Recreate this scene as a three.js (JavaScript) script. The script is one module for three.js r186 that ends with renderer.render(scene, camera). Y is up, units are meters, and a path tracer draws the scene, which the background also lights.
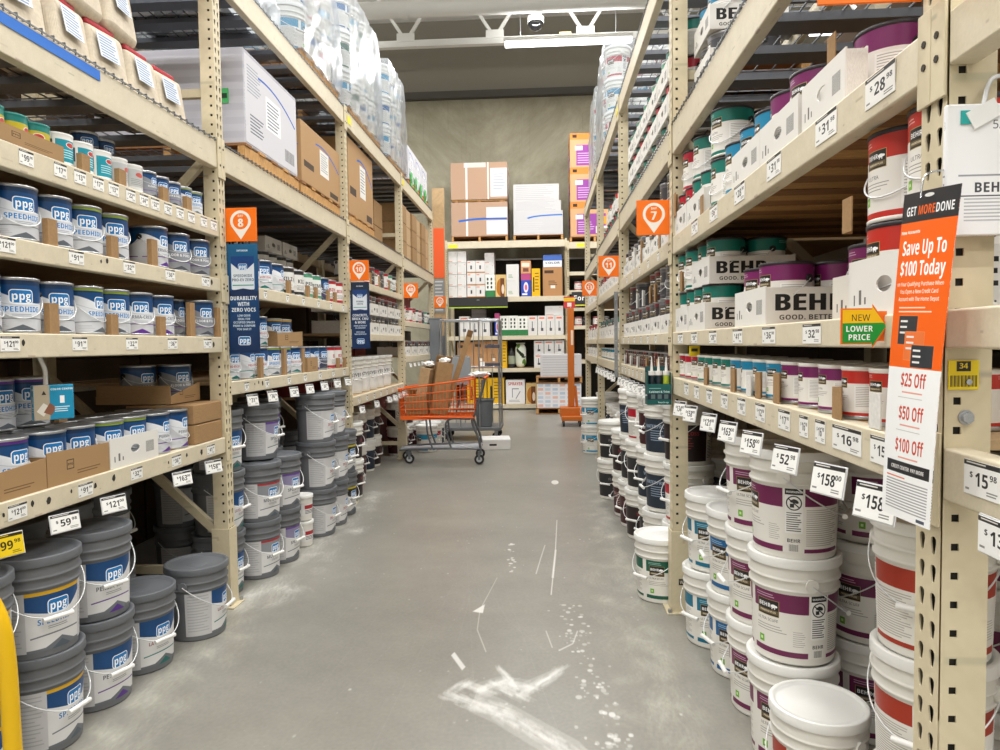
import * as THREE from 'three';
import { RoundedBoxGeometry } from 'three/addons/geometries/RoundedBoxGeometry.js';
import { mergeGeometries } from 'three/addons/utils/BufferGeometryUtils.js';
import { ImprovedNoise } from 'three/addons/math/ImprovedNoise.js';
import { RectAreaLightUniformsLib } from 'three/addons/lights/RectAreaLightUniformsLib.js';

// ---------- camera, lamps, exposure ----------
const scene = new THREE.Scene();
scene.background = new THREE.Color(0x000000);
const camera = new THREE.PerspectiveCamera(56.36, 4 / 3, 0.05, 60);
camera.position.set(0, 1.4584, 0);
camera.rotation.set(-0.0447, 0.0619, -0.0128, 'YXZ');
scene.add(camera);
const renderer = new THREE.WebGLRenderer({ antialias: true });
renderer.toneMapping = THREE.LinearToneMapping;
renderer.toneMappingExposure = 1.0;
renderer.shadowMap.enabled = true;
RectAreaLightUniformsLib.init();
const LAMP = 152;                              // radiance of a fluorescent strip
const LAMP_ROWS = [[-13.6, [-4.9, 0.53, 6.2]], [-9.6, [-4.4, -0.4, 3.6]], [-5.8, [-4.4, -0.5, 3.4]], [-2.0, [-4.4, -0.5, 3.4]], [1.8, [-4.4, -0.5, 3.4]], [5.4, [-3.5, 2.5]]];
const LAMP_Y = 7.15;

// ---------- helpers ----------
let seed = 20240611;
const rnd = () => { seed = (seed + 0x6d2b79f5) | 0; let t = Math.imul(seed ^ (seed >>> 15), 1 | seed); t = (t + Math.imul(t ^ (t >>> 7), 61 | t)) ^ t; return ((t ^ (t >>> 14)) >>> 0) / 4294967296; };
const rr = (a, b) => a + (b - a) * rnd();
const noise = new ImprovedNoise();
const taken = {};
function numbered(n) { const k = (taken[n] = (taken[n] || 0) + 1); return k === 1 ? n : n + '_' + String(k - 1).padStart(3, '0'); }
const ORD = 'first second third fourth fifth sixth seventh eighth ninth tenth eleventh twelfth thirteenth fourteenth fifteenth sixteenth seventeenth eighteenth nineteenth twentieth twenty-first twenty-second twenty-third twenty-fourth twenty-fifth twenty-sixth twenty-seventh twenty-eighth'.split(' ');
const counts = {};
const nth = (key) => ORD[(counts[key] = (counts[key] ?? -1) + 1)];
function tag(o, label, category, group) { o.userData.kind = 'thing'; o.userData.label = label; o.userData.category = category; if (group) o.userData.group = group; return o; }
function thing(name, label, category, pos = [0, 0, 0], turn = 0, group) {
  const o = new THREE.Group(); o.name = numbered(name); o.position.set(...pos); o.rotation.y = turn; scene.add(o);
  return tag(o, label, category, group);
}
function part(name, geo, mat, parent, pos, label) {
  const m = new THREE.Mesh(geo, mat); m.name = name; if (pos) m.position.set(...pos);
  m.castShadow = m.receiveShadow = true; if (label) m.userData.label = label; parent.add(m); return m;
}
function struct(name, geo, mat, pos, parent = scene) { const m = part(name, geo, mat, parent, pos); if (parent === scene) m.userData.kind = 'structure'; return m; }
function dup(proto, name, label, category, pos, turn, group) {
  const c = proto.clone(); c.name = numbered(name); c.position.set(...pos); c.rotation.y = turn; c.userData = {}; scene.add(c);
  return tag(c, label, category, group);
}
const gcache = new Map();
const once = (key, make) => { if (!gcache.has(key)) gcache.set(key, make()); return gcache.get(key); };
function metreUV(g) {                          // box projection, one unit of uv per metre
  const p = g.attributes.position, n = g.attributes.normal, uv = new Float32Array(p.count * 2);
  for (let i = 0; i < p.count; i++) {
    const ax = Math.abs(n.getX(i)), ay = Math.abs(n.getY(i)), az = Math.abs(n.getZ(i));
    const [u, v] = ax >= ay && ax >= az ? [p.getZ(i), p.getY(i)] : ay >= az ? [p.getZ(i), p.getX(i)] : [p.getX(i), p.getY(i)];
    uv[i * 2] = u; uv[i * 2 + 1] = v;
  }
  g.setAttribute('uv', new THREE.BufferAttribute(uv, 2)); return g;
}
const bx = (w, h, d, x = 0, y = 0, z = 0) => metreUV(new THREE.BoxGeometry(w, h, d).translate(x, y, z));
const pbx = (w, h, d, x = 0, y = 0, z = 0) => new THREE.BoxGeometry(w, h, d).translate(x, y, z);
const rbx = (w, h, d, r = 0.004, x = 0, y = 0, z = 0) => metreUV(new RoundedBoxGeometry(w, h, d, 1, r).translate(x, y, z));
const V = (x, y, z) => new THREE.Vector3(x, y, z);
function rod(a, b, r, seg = 6) {
  const A = V(...a), B = V(...b), d = B.clone().sub(A), g = new THREE.CylinderGeometry(r, r, d.length(), seg, 1);
  g.applyQuaternion(new THREE.Quaternion().setFromUnitVectors(V(0, 1, 0), d.normalize())); return g.translate(...A.add(B).multiplyScalar(0.5).toArray());
}
const tube = (pts, r, n = 20, seg = 6) => new THREE.TubeGeometry(new THREE.CatmullRomCurve3(pts.map((p) => V(...p))), n, r, seg, false);
function bar(a, b, w, h) {                     // square bar between two points
  const A = V(...a), B = V(...b), d = B.clone().sub(A), g = new THREE.BoxGeometry(w, h, d.length());
  const m = new THREE.Matrix4().lookAt(A, B, Math.abs(d.x) + Math.abs(d.z) < 1e-6 ? V(1, 0, 0) : V(0, 1, 0)); g.applyMatrix4(m);
  return metreUV(g.translate(...A.add(B).multiplyScalar(0.5).toArray()));
}
const merge = (list) => mergeGeometries(list.map((g) => (g.index ? g.toNonIndexed() : g)));
const lathe = (pts, seg = 32) => new THREE.LatheGeometry(pts.map(([x, y]) => new THREE.Vector2(x, y)), seg);

// ---------- textures ----------
function canvasTex(w, h, draw, wrap) {
  const c = document.createElement('canvas'); c.width = w; c.height = h; const g = c.getContext('2d'); draw(g, w, h);
  const t = new THREE.CanvasTexture(c); t.colorSpace = THREE.SRGBColorSpace; t.magFilter = THREE.LinearFilter;
  if (wrap) t.wrapS = t.wrapT = THREE.RepeatWrapping; return t;
}
const std = (o) => new THREE.MeshStandardMaterial(o);
const plain = (color, roughness = 0.6, metalness = 0) => std({ color, roughness, metalness });
const printed = (tex, roughness = 0.5) => std({ map: tex, roughness });
function noiseTex(size, base, amp, scales, extra, rep = 1) {
  const t = canvasTex(size, size, (g) => {
    const im = g.createImageData(size, size), TAU = Math.PI * 2;
    for (let y = 0; y < size; y++) for (let x = 0; x < size; x++) {
      let v = 0; const a = (x / size) * TAU, b = (y / size) * TAU;
      for (const [f, k, st = 1] of scales) v += k * noise.noise(Math.cos(a) * f * st + 11, Math.sin(a) * f * st + Math.cos(b) * f, Math.sin(b) * f + 5);
      const o = (y * size + x) * 4; for (let c = 0; c < 3; c++) im.data[o + c] = base[c] + amp * v; im.data[o + 3] = 255;
    }
    g.putImageData(im, 0, 0); if (extra) extra(g, size);
  }, true);
  t.repeat.set(rep, rep); return t;
}
const txt = (g, s, x, y, px, fill, w = 'bold', align = 'center', sx = 1) => { g.save(); g.translate(x, y); g.scale(sx, 1); g.font = `${w} ${px}px sans-serif`; g.textAlign = align; g.textBaseline = 'middle'; g.fillStyle = fill; g.fillText(s, 0, 0); g.restore(); };
const lines = (g, x, y, w, n, gap, th, fill) => { g.fillStyle = fill; for (let i = 0; i < n; i++) g.fillRect(x, y + i * gap, w * (0.72 + 0.28 * Math.abs(Math.sin(i * 2.3 + x))), th); };
function rrect(g, x, y, w, h, r) { g.beginPath(); g.moveTo(x + r, y); g.arcTo(x + w, y, x + w, y + h, r); g.arcTo(x + w, y + h, x, y + h, r); g.arcTo(x, y + h, x, y, r); g.arcTo(x, y, x + w, y, r); g.closePath(); }
function poly(g, pts, fill) { g.beginPath(); pts.forEach(([x, y], i) => (i ? g.lineTo(x, y) : g.moveTo(x, y))); g.closePath(); g.fillStyle = fill; g.fill(); }
function barcode(g, x, y, w, h) { g.fillStyle = '#555'; for (let i = 0; i < w; i += 4) g.fillRect(x + i, y, 1 + ((i * 7) % 3), h); }
function paintLogo(g, x, y, s) {               // rounded blue plate with three white letters
  g.save(); g.translate(x, y); rrect(g, -s * 0.62, -s * 0.42, s * 1.24, s * 0.84, s * 0.2); g.fillStyle = '#fff'; g.fill();
  rrect(g, -s * 0.57, -s * 0.37, s * 1.14, s * 0.74, s * 0.17); g.fillStyle = '#0f74ba'; g.fill(); txt(g, 'ppg', 0, -s * 0.03, s * 0.66, '#fff', 'bold', 'center', 0.88); g.restore();
}
function behrBadge(g, x, y, w) {               // dark plate with gold edge, lettering and a small bear
  const h = w * 0.66; g.fillStyle = '#b09a5a'; g.fillRect(x, y, w, h); g.fillStyle = '#221d1a'; g.fillRect(x + 3, y + 3, w - 6, h - 6);
  txt(g, 'BEHR', x + w * 0.36, y + h * 0.36, w * 0.23, '#fff'); g.fillStyle = '#fff';
  g.beginPath(); g.ellipse(x + w * 0.77, y + h * 0.36, w * 0.12, h * 0.11, 0, 0, 7); g.fill(); g.fillRect(x + w * 0.69, y + h * 0.4, w * 0.04, h * 0.15); g.fillRect(x + w * 0.8, y + h * 0.4, w * 0.04, h * 0.15); g.beginPath(); g.arc(x + w * 0.89, y + h * 0.36, w * 0.045, 0, 7); g.fill();
  g.fillStyle = '#6a5a3c'; g.fillRect(x + 6, y + h * 0.62, w - 12, h * 0.26); txt(g, 'PREMIUM PLUS', x + w * 0.5, y + h * 0.75, w * 0.1, '#e8dcc0');
}
const WRAPW = 1056, WRAPH = 380;
const around = (draw) => canvasTex(WRAPW, WRAPH, (g) => { for (const k of [0, 1]) { g.save(); g.beginPath(); g.rect(k * 528, 0, 528, WRAPH); g.clip(); g.translate(k * 528, 0); draw(g); g.restore(); } });
const blueCan = (o) => around((g) => {
  const gr = g.createLinearGradient(0, 120, 0, 380); gr.addColorStop(0, '#eceef1'); gr.addColorStop(1, '#c9ccd2'); g.fillStyle = o.bg || gr; g.fillRect(0, 0, 528, 380);
  g.beginPath(); g.moveTo(0, 0); g.lineTo(528, 0); g.lineTo(528, 84); g.bezierCurveTo(480, 190, 360, 196, 200, 128); g.bezierCurveTo(140, 100, 60, 62, 0, 66); g.closePath(); g.fillStyle = o.top || '#07457a'; g.fill();
  g.fillStyle = o.dark || '#072f54'; g.fillRect(0, 0, 528, 40);
  if (o.rim) { g.fillStyle = o.rim; g.fillRect(0, 0, 528, 26); }
  g.strokeStyle = o.swoop || '#c9ced6'; g.lineWidth = 6; g.beginPath(); g.moveTo(0, 120); g.bezierCurveTo(150, 190, 330, 240, 528, 130); g.stroke();
  paintLogo(g, 264, 126, 126); txt(g, o.title, 264, 220, o.px || 54, o.tcol || '#1279c4', 'bold', 'center', 0.92); lines(g, 200, 256, 130, 2, 12, 4, '#8a8f98');
  g.strokeStyle = o.stripe || '#8b9096'; g.lineWidth = 9; g.beginPath(); g.moveTo(20, 296); g.quadraticCurveTo(264, 276, 508, 296); g.stroke();
  lines(g, 60, 320, 120, 3, 12, 3, '#a9adb3'); poly(g, [[150, 380], [264, 332], [378, 380]], o.peak || '#5d646c');
});
const bandCan = (col, o = {}) => around((g) => {
  g.fillStyle = '#ece8e1'; g.fillRect(0, 0, 528, 380); g.fillStyle = col; g.fillRect(0, 0, 528, o.band || 112); lines(g, 60, 24, 150, 2, 14, 5, 'rgba(255,255,255,.65)');
  behrBadge(g, 150, o.badge || 66, 128); txt(g, o.title || 'ULTRA', 200, 190, 26, '#55504c', 'normal'); lines(g, 140, 216, 150, 3, 15, 4, '#9a958e');
  g.fillStyle = '#6fb42c'; g.fillRect(140, 275, 36, 40); g.fillStyle = '#d9f0b8'; g.fillRect(150, 287, 16, 14); g.fillStyle = col; g.fillRect(0, 350, 528, 30);
  g.fillStyle = '#f6f4f0'; g.fillRect(340, 130, 170, 200); lines(g, 350, 140, 150, 12, 14, 5, '#b4b0aa');
});
const darkCan = (bg, col, mark) => around((g) => { g.fillStyle = bg; g.fillRect(0, 0, 528, 380); g.fillStyle = col; g.fillRect(0, 0, 528, 46); behrBadge(g, 190, 60, 130); txt(g, mark, 255, 190, 40, '#d6cfc4'); lines(g, 170, 226, 170, 5, 18, 6, '#8e8880'); g.fillStyle = col; g.fillRect(150, 330, 220, 12); });
const plainCan = (bg, col, mark, mcol) => around((g) => { g.fillStyle = bg; g.fillRect(0, 0, 528, 380); g.fillStyle = col; g.fillRect(0, 0, 528, 60); g.fillRect(0, 330, 528, 50); txt(g, mark, 264, 165, 84, mcol); lines(g, 160, 230, 200, 4, 20, 7, '#77736e'); g.beginPath(); g.arc(430, 170, 44, 0, 7); g.fillStyle = col; g.fill(); });
const CAN = {
  purpleRim: ['purple-rimmed blue gallon can', blueCan({ title: 'SPEEDHIDE', rim: '#5b2a86' })],
  blue: ['plain blue-topped gallon can', blueCan({ title: 'SPEEDHIDE' })],
  greenRim: ['green-rimmed blue gallon can', blueCan({ title: 'SPEEDHIDE', rim: '#8aa13a' })],
  perma: ['purple-striped masonry gallon can', blueCan({ title: 'PERMA-CRETE', px: 42, tcol: '#6b6f78', stripe: '#6c3f9a', peak: '#5e2f8e' })],
  floor: ['grey floor-coating gallon can', blueCan({ title: 'FLOOR & PORCH', px: 38, tcol: '#f2f2f4', bg: '#8d9097', stripe: '#6c3f9a', peak: '#4c4f57' })],
  redText: ['red-lettered blue gallon can', blueCan({ title: 'PRO-EV ZERO', px: 40, tcol: '#b03a3a', stripe: '#2f8d84', peak: '#226a62' })],
  yellowRim: ['yellow-rimmed blue gallon can', blueCan({ title: 'SPEEDHIDE', rim: '#d8a92c' })],
  navy: ['dark navy-and-purple gallon can', blueCan({ title: 'MULTI-SURFACE', px: 36, bg: '#3c4258', stripe: '#6c3f9a', tcol: '#dfe6f2' })],
  whiteBlack: ['black-and-white primer gallon can', plainCan('#e9e7e3', '#2a2a2c', 'KILZ', '#1d1d1f')],
  whiteRed: ['white-and-red primer gallon can', plainCan('#eae6e2', '#b1242e', 'BIN', '#b1242e')],
  greenTop: ['green-topped white gallon can', plainCan('#e6e8e4', '#4f9a78', 'PRIMER', '#33383a')],
  purple: ['purple-banded white gallon can', bandCan('#781a5e')],
  red: ['red-banded white gallon can', bandCan('#c32a1c')],
  crimson: ['crimson-banded white gallon can', bandCan('#b5122f')],
  teal: ['teal-banded white gallon can', bandCan('#0b7567')],
  blueBand: ['blue-banded white gallon can', bandCan('#1283ac')],
  dark: ['charcoal stain gallon can', darkCan('#47474c', '#6d6c70', 'DECKOVER')],
  darkRed: ['charcoal-and-maroon stain gallon can', darkCan('#3b3537', '#7c2a2f', 'STAIN')],
};
for (const k in CAN) CAN[k][2] = printed(CAN[k][1], 0.38);
const qt = (k, desc) => [desc, CAN[k][1], CAN[k][2]];
const QUART = {
  purple: qt('purple', 'purple-banded quart can'), red: qt('red', 'red-banded quart can'), crimson: qt('crimson', 'crimson-banded quart can'), teal: qt('teal', 'teal-banded quart can'), blueBand: qt('blueBand', 'blue-banded quart can'),
  blue: qt('blue', 'blue-topped quart can'), greenRim: qt('greenRim', 'green-rimmed blue quart can'), dark: qt('dark', 'charcoal quart can'), navy: qt('navy', 'navy quart can'), greyBlue: qt('floor', 'grey-and-blue quart can'),
  brown: ['dark brown stain quart can', darkCan('#4b2d25', '#2c1a16', 'STAIN')], maroon: ['maroon stain quart can', darkCan('#5a2426', '#8a3a34', 'STAIN')],
  tealTub: ['white quart tub with turquoise label', around((g) => { g.fillStyle = '#eceae6'; g.fillRect(0, 0, 528, 380); g.fillStyle = '#0f93a6'; g.fillRect(150, 60, 300, 290); g.beginPath(); g.ellipse(330, 120, 66, 40, 0, 0, 7); g.fillStyle = '#f0e6e2'; g.fill(); g.beginPath(); g.ellipse(330, 120, 56, 31, 0, 0, 7); g.fillStyle = '#c0392f'; g.fill(); lines(g, 200, 190, 210, 4, 32, 12, '#bfe8ee'); g.fillStyle = '#4d5660'; g.fillRect(20, 70, 100, 190); })],
  greyTub: ['white quart tub with grey label', around((g) => { g.fillStyle = '#d9d9d6'; g.fillRect(0, 0, 528, 380); g.fillStyle = '#b9bbbb'; g.fillRect(0, 50, 528, 270); g.beginPath(); g.ellipse(300, 130, 66, 36, 0, 0, 7); g.fillStyle = '#c4564c'; g.fill(); lines(g, 170, 200, 230, 4, 26, 9, '#8a8c8c'); })],
  yellow: ['teal-lidded quart can with yellow label', around((g) => { g.fillStyle = '#137f76'; g.fillRect(0, 0, 528, 380); g.fillStyle = '#c7b41f'; g.fillRect(0, 80, 528, 300); g.beginPath(); g.ellipse(300, 150, 70, 42, 0, 0, 7); g.fillStyle = '#f0e4dc'; g.fill(); g.beginPath(); g.ellipse(300, 150, 58, 32, 0, 0, 7); g.fillStyle = '#c33a30'; g.fill(); lines(g, 180, 230, 220, 4, 26, 10, '#6b6416'); })],
  redTop: qt('whiteRed', 'small white-and-red primer can'), blackTop: qt('whiteBlack', 'small black-and-white primer can'),
};
for (const k in QUART) QUART[k][2] ??= printed(QUART[k][1], 0.4);

// ---------- materials ----------
const scuff = (g, s) => { for (let i = 0; i < 46; i++) { g.fillStyle = `rgba(${90 + rnd() * 50},${80 + rnd() * 40},${60 + rnd() * 40},${0.08 + rnd() * 0.22})`; const x = rnd() * s, y = rnd() * s; g.fillRect(x, y, 2 + rnd() * 26, 1 + rnd() * 2.5); } };
const CREAM = std({ map: noiseTex(512, [214, 203, 177], 6, [[2, 1], [7, 0.6], [30, 0.8]], scuff), roughness: 0.48 });
const POSTM = std({ map: noiseTex(256, [212, 199, 167], 6, [[2, 1], [9, 0.7]], scuff), roughness: 0.5, side: THREE.DoubleSide });
const GALV = plain('#6f7278', 0.5, 0.55), WIREM = plain('#77797c', 0.4, 0.8), STEEL = plain('#b9bcc0', 0.3, 0.9), CHROME = plain('#c9cccf', 0.22, 1);
const WHITE = plain('#e9e7e2', 0.45), LIDTIN = plain('#b8babc', 0.32, 0.85), BLACKP = plain('#19191b', 0.5), GREYP = plain('#707275', 0.5), GREYLID = plain('#696c70', 0.42);
const PAILW = plain('#e8e5dc', 0.4), PAILWL = plain('#f0efea', 0.36), WIREWHITE = plain('#dcdddc', 0.35, 0.3);
const GRAIN = noiseTex(256, [244, 244, 244], 14, [[3, 1], [18, 1]]);
const KRAFT = std({ map: GRAIN, color: '#a9855a', roughness: 0.85 });
const KRAFTL = std({ map: GRAIN, color: '#c3a47b', roughness: 0.85 });
const TRAYW = std({ map: GRAIN, color: '#ebe8e1', roughness: 0.8 });
const WOODT = noiseTex(512, [226, 222, 216], 26, [[3, 1, 6], [10, 0.8, 5], [30, 0.5, 3]]);
const WOOD = std({ map: WOODT, color: '#dcab6c', roughness: 0.8 });
const WOODD = std({ map: WOODT, color: '#a9784c', roughness: 0.8 });
const PAPER = plain('#efefec', 0.7);
const FILM = new THREE.MeshPhysicalMaterial({ color: '#e6e9ec', transmission: 0.9, roughness: 0.28, thickness: 0, ior: 1.25, side: THREE.DoubleSide });
// ---------- the hall ----------
const XL = -1.765, XR = 0.684, PITCH = 2.515, ZL = -3.766, ZR = -1.243;      // rack faces and first uprights
const ROOM = { x0: -9, x1: 9, z0: -16.8, z1: 8, h: 9.1 };
function floorTex() {
  const W = 1024, H = 2048, X0 = -2, SX = 3.2, Z0 = -17, SZ = 16.2;            // covers x -2..1.2, z -17..-0.8
  return canvasTex(W, H, (g) => {
    const im = g.createImageData(W, H);
    for (let j = 0; j < H; j++) for (let i = 0; i < W; i++) {
      const x = X0 + (i / W) * SX, z = Z0 + (j / H) * SZ;
      const n = noise.noise(x * 0.9, z * 0.7, 1) * 9 + noise.noise(x * 3.1, z * 2.2, 4) * 6 + noise.noise(x * 11, z * 11, 7) * 4 + noise.noise(x * 60, z * 60, 2) * 6;
      const o = (j * W + i) * 4; im.data[o] = 140 + n; im.data[o + 1] = 137 + n; im.data[o + 2] = 128 + n * 0.9; im.data[o + 3] = 255;
    }
    g.putImageData(im, 0, 0);
    const px = (x) => ((x - X0) / SX) * W, py = (z) => ((z - Z0) / SZ) * H;
    const mark = (pts, w, a, col = '226,225,220') => { g.strokeStyle = `rgba(${col},${a})`; g.lineWidth = w * 320; g.lineCap = 'butt'; g.beginPath(); pts.forEach(([x, z], k) => (k ? g.lineTo(px(x), py(z)) : g.moveTo(px(x), py(z)))); g.stroke(); };
    const speck = (x, z, r, a) => { g.fillStyle = `rgba(228,227,222,${a})`; g.beginPath(); g.ellipse(px(x), py(z), r * 320, r * 126 * (0.7 + rnd()), 0, 0, 7); g.fill(); };
    const smear = (pts, w, a) => { for (let i = 0; i + 1 < pts.length; i++) { const [x0, z0] = pts[i], [x1, z1] = pts[i + 1], L = Math.hypot(x1 - x0, z1 - z0), ux = (x1 - x0) / L, uz = (z1 - z0) / L; for (let k = 0; k < 40 + L * 300; k++) { const t = rr(-0.05, 1.05) * L, o = (rnd() + rnd() - 1) * w * 0.7, l = rr(0.02, 0.09), x = x0 + ux * t - uz * o, z = z0 + uz * t + ux * o; mark([[x, z], [x + ux * l + rr(-1, 1) * 0.006, z + uz * l]], rr(0.002, 0.011), a * rr(0.12, 0.5)); } } };
    mark([[-0.3, -2.8], [-0.185, -2.71], [-0.026, -2.55], [0.098, -2.43], [0.22, -2.2]], 0.075, 0.22); mark([[-0.3, -2.86], [-0.2, -2.93], [-0.07, -2.9]], 0.06, 0.16); mark([[-0.1, -2.92], [0.052, -3.062]], 0.025, 0.2); smear([[-0.426, -2.857], [-0.31, -2.78], [-0.185, -2.71], [-0.026, -2.55], [0.098, -2.43], [0.2, -2.2]], 0.08, 0.42);
    smear([[-0.3, -2.86], [-0.2, -2.95], [-0.07, -2.9], [0.052, -3.062]], 0.05, 0.32); smear([[-0.223, -3.111], [-0.148, -2.945]], 0.03, 0.4); smear([[-0.25, -2.95], [-0.12, -2.84], [0.0, -2.98]], 0.05, 0.35);
    smear([[-0.42, -2.86], [-0.36, -2.93], [-0.27, -2.88]], 0.05, 0.3);
    mark([[0.1, -5.73], [0.07, -4.8], [0.032, -4.004]], 0.006, 0.8); mark([[0.075, -4.9], [0.045, -4.3]], 0.014, 0.6); mark([[0, -5.012], [-0.03, -4.7], [-0.059, -4.372]], 0.007, 0.6);
    mark([[-0.3, -4.3], [-0.36, -3.765], [-0.35, -3.5], [-0.284, -3.243]], 0.004, 0.6); mark([[0.0, -3.5], [0.03, -3.3]], 0.005, 0.6); mark([[0.16, -3.5], [0.13, -3.35], [0.06, -3.27]], 0.005, 0.7);
    g.fillStyle = 'rgba(232,231,226,.85)'; g.beginPath(); g.moveTo(px(-0.4), py(-3.74)); g.lineTo(px(-0.34), py(-3.85)); g.lineTo(px(-0.34), py(-3.72)); g.fill();
    g.beginPath(); g.ellipse(px(0.11), py(-7.3), 12, 14, 0, 0, 7); g.fill(); mark([[-0.44, -3.22], [-0.37, -3.07]], 0.018, 0.8);
    for (const [x, z] of [[-0.246, -5.0], [-0.24, -4.85], [-0.23, -4.7], [-0.22, -4.58], [-0.21, -4.45]]) for (let k = 0; k < 4; k++) speck(x + rr(-0.02, 0.02), z + rr(-0.05, 0.05), rr(0.005, 0.012), 0.75);
    for (const [x, z] of [[0.14, -3.708], [0.16, -3.5], [0.173, -3.335], [0.188, -2.984], [0.218, -2.814], [0.256, -2.594], [0.2, -2.4]]) for (let k = 0; k < 16; k++) speck(x + rr(-0.06, 0.06), z + rr(-0.16, 0.16), rr(0.003, 0.014), rr(0.3, 0.8));
    for (let k = 0; k < 260; k++) speck(rr(-1.5, 0.6), rr(-9, -2), rr(0.002, 0.008), rr(0.2, 0.6));
    for (const [bx0, sgn] of [[-1.74, 1], [0.56, -1]]) for (let k = 0; k < 150; k++) { const x = bx0 + sgn * Math.abs(rr(-1, 1) * rnd()) * 0.3, z = rr(-7, -2.3), L = rr(0.05, 0.3); smear([[x, z], [x + rr(-0.03, 0.05) * sgn, z + L * 0.5], [x + rr(-0.05, 0.08) * sgn, z + L]], 0.1, sgn > 0 && z < -3.9 ? 0.1 : 0.05); }
    for (let k = 0; k < 24; k++) mark([[rr(-1.3, 0.3), rr(-8, -2)], [rr(-1.3, 0.3), rr(-8, -2)]], 0.002, 0.1);
  });
}
const floorMat = std({ map: floorTex(), roughness: 0.34, roughnessMap: null });
const outerFloor = plain('#8a867e', 0.36);
{ // one slab; its aisle strip carries the worn texture
  const nx = [ROOM.x0, -2, 1.2, ROOM.x1], nz = [ROOM.z0 - 0.3, -17, -0.8, ROOM.z1];
  const pos = [], uv = [], idx = [], groups = [];
  const quad = (x0, x1, z0, z1, m) => { const b = pos.length / 3; pos.push(x0, 0, z0, x1, 0, z0, x1, 0, z1, x0, 0, z1); uv.push(0, 1, 1, 1, 1, 0, 0, 0); groups.push([idx.length, m]); idx.push(b, b + 2, b + 1, b, b + 3, b + 2); };
  quad(-2, 1.2, -17, -0.8, 0);
  quad(nx[0], nx[1], nz[0], nz[3], 1); quad(nx[2], nx[3], nz[0], nz[3], 1); quad(-2, 1.2, nz[0], -17, 1); quad(-2, 1.2, -0.8, nz[3], 1);
  const b = pos.length / 3, y = -0.2; pos.push(nx[0], y, nz[0], nx[3], y, nz[0], nx[3], y, nz[3], nx[0], y, nz[3]); uv.push(0, 0, 1, 0, 1, 1, 0, 1); groups.push([idx.length, 1]); idx.push(b, b + 1, b + 2, b, b + 2, b + 3);
  const g = new THREE.BufferGeometry(); g.setAttribute('position', new THREE.Float32BufferAttribute(pos, 3)); g.setAttribute('uv', new THREE.Float32BufferAttribute(uv, 2)); g.setIndex(idx);
  groups.forEach(([s, m]) => g.addGroup(s, 6, m)); g.computeVertexNormals();
  struct('floor', g, [floorMat, outerFloor]);
}
const concrete = std({ map: noiseTex(1024, [160, 155, 134], 13, [[1.2, 1], [4, 0.7], [13, 0.4], [40, 0.3]], (g, s) => { for (let i = 0; i < 60; i++) { g.fillStyle = `rgba(70,66,58,${0.03 + rnd() * 0.05})`; g.fillRect(rnd() * s, rnd() * s, 2 + rnd() * 5, 40 + rnd() * 260); } }, 0.2), roughness: 0.9 });
const upperWall = plain('#827d70', 0.85), roofWhite = plain('#d2d0ca', 0.8), paintedWhite = plain('#d2d1cb', 0.5);
const rx = ROOM.x1 - ROOM.x0, rz = ROOM.z1 - ROOM.z0, cz = (ROOM.z0 + ROOM.z1) / 2;
struct('wall_back', bx(rx + 0.4, 7.33, 0.3, 0, 3.665, ROOM.z0 - 0.15), concrete);
struct('trim_1', bx(rx, 0.16, 0.2, 0, 7.33, ROOM.z0 + 0.06), plain('#4b4943', 0.7));
struct('wall_back_upper', bx(rx + 0.4, 1.8, 0.3, 0, 8.22, ROOM.z0 - 0.15), upperWall);
struct('wall_left', bx(0.3, 9.2, rz + 0.6, ROOM.x0 - 0.15, 4.6, cz), roofWhite);
struct('wall_right', bx(0.3, 9.2, rz + 0.6, ROOM.x1 + 0.15, 4.6, cz), roofWhite);
struct('wall_front', bx(rx + 0.4, 9.2, 0.3, 0, 4.6, ROOM.z1 + 0.15), roofWhite);
struct('ceiling', bx(rx + 0.6, 0.3, rz + 0.9, 0, ROOM.h + 0.15, cz), roofWhite);
// roof joists: two chords with slanting webs, white pipe slung in front
for (const [k, z] of [-14.3, -10.4, -6.6].entries()) {
  const t = thing('roof_joist', ['white steel roof joist nearest the back wall', 'white steel roof joist over the middle of the aisle', 'white steel roof joist over the near end of the aisle'][k], 'joist', [0, 7.52, z]);
  part('bottom_chord', bx(rx, 0.13, 0.12), paintedWhite, t); part('top_chord', bx(rx, 0.13, 0.12, 0, 1.48, 0), paintedWhite, t);
  for (let i = 0; i < 9; i++) { const x = -8.1 + i * 1.8; part('web', merge([bar([x, 0.06, 0], [x + 0.9, 1.44, 0], 0.06, 0.06), bar([x + 0.9, 1.44, 0], [x + 1.8, 0.06, 0], 0.06, 0.06)]), paintedWhite, t); part('gusset', bx(0.36, 0.16, 0.02, x, 0.12, 0.06), paintedWhite, t); }
}
{ const t = thing('overhead_pipe', 'long white round pipe slung under the roof', 'pipe', [0, 7.7, -13.2]);
  const g = new THREE.CylinderGeometry(0.155, 0.155, rx, 24, 1).rotateZ(Math.PI / 2); part('pipe_run', g, paintedWhite, t);
  for (let i = 0; i < 7; i++) { part('hanger', rod([-7.5 + i * 2.5, 0.1, 0], [-7.5 + i * 2.5, 1.4, 0], 0.012), STEEL, t); part('collar', new THREE.CylinderGeometry(0.17, 0.17, 0.08, 24).rotateZ(Math.PI / 2), paintedWhite, t, [-7.5 + i * 2.5, 0, 0]); }
}
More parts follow.
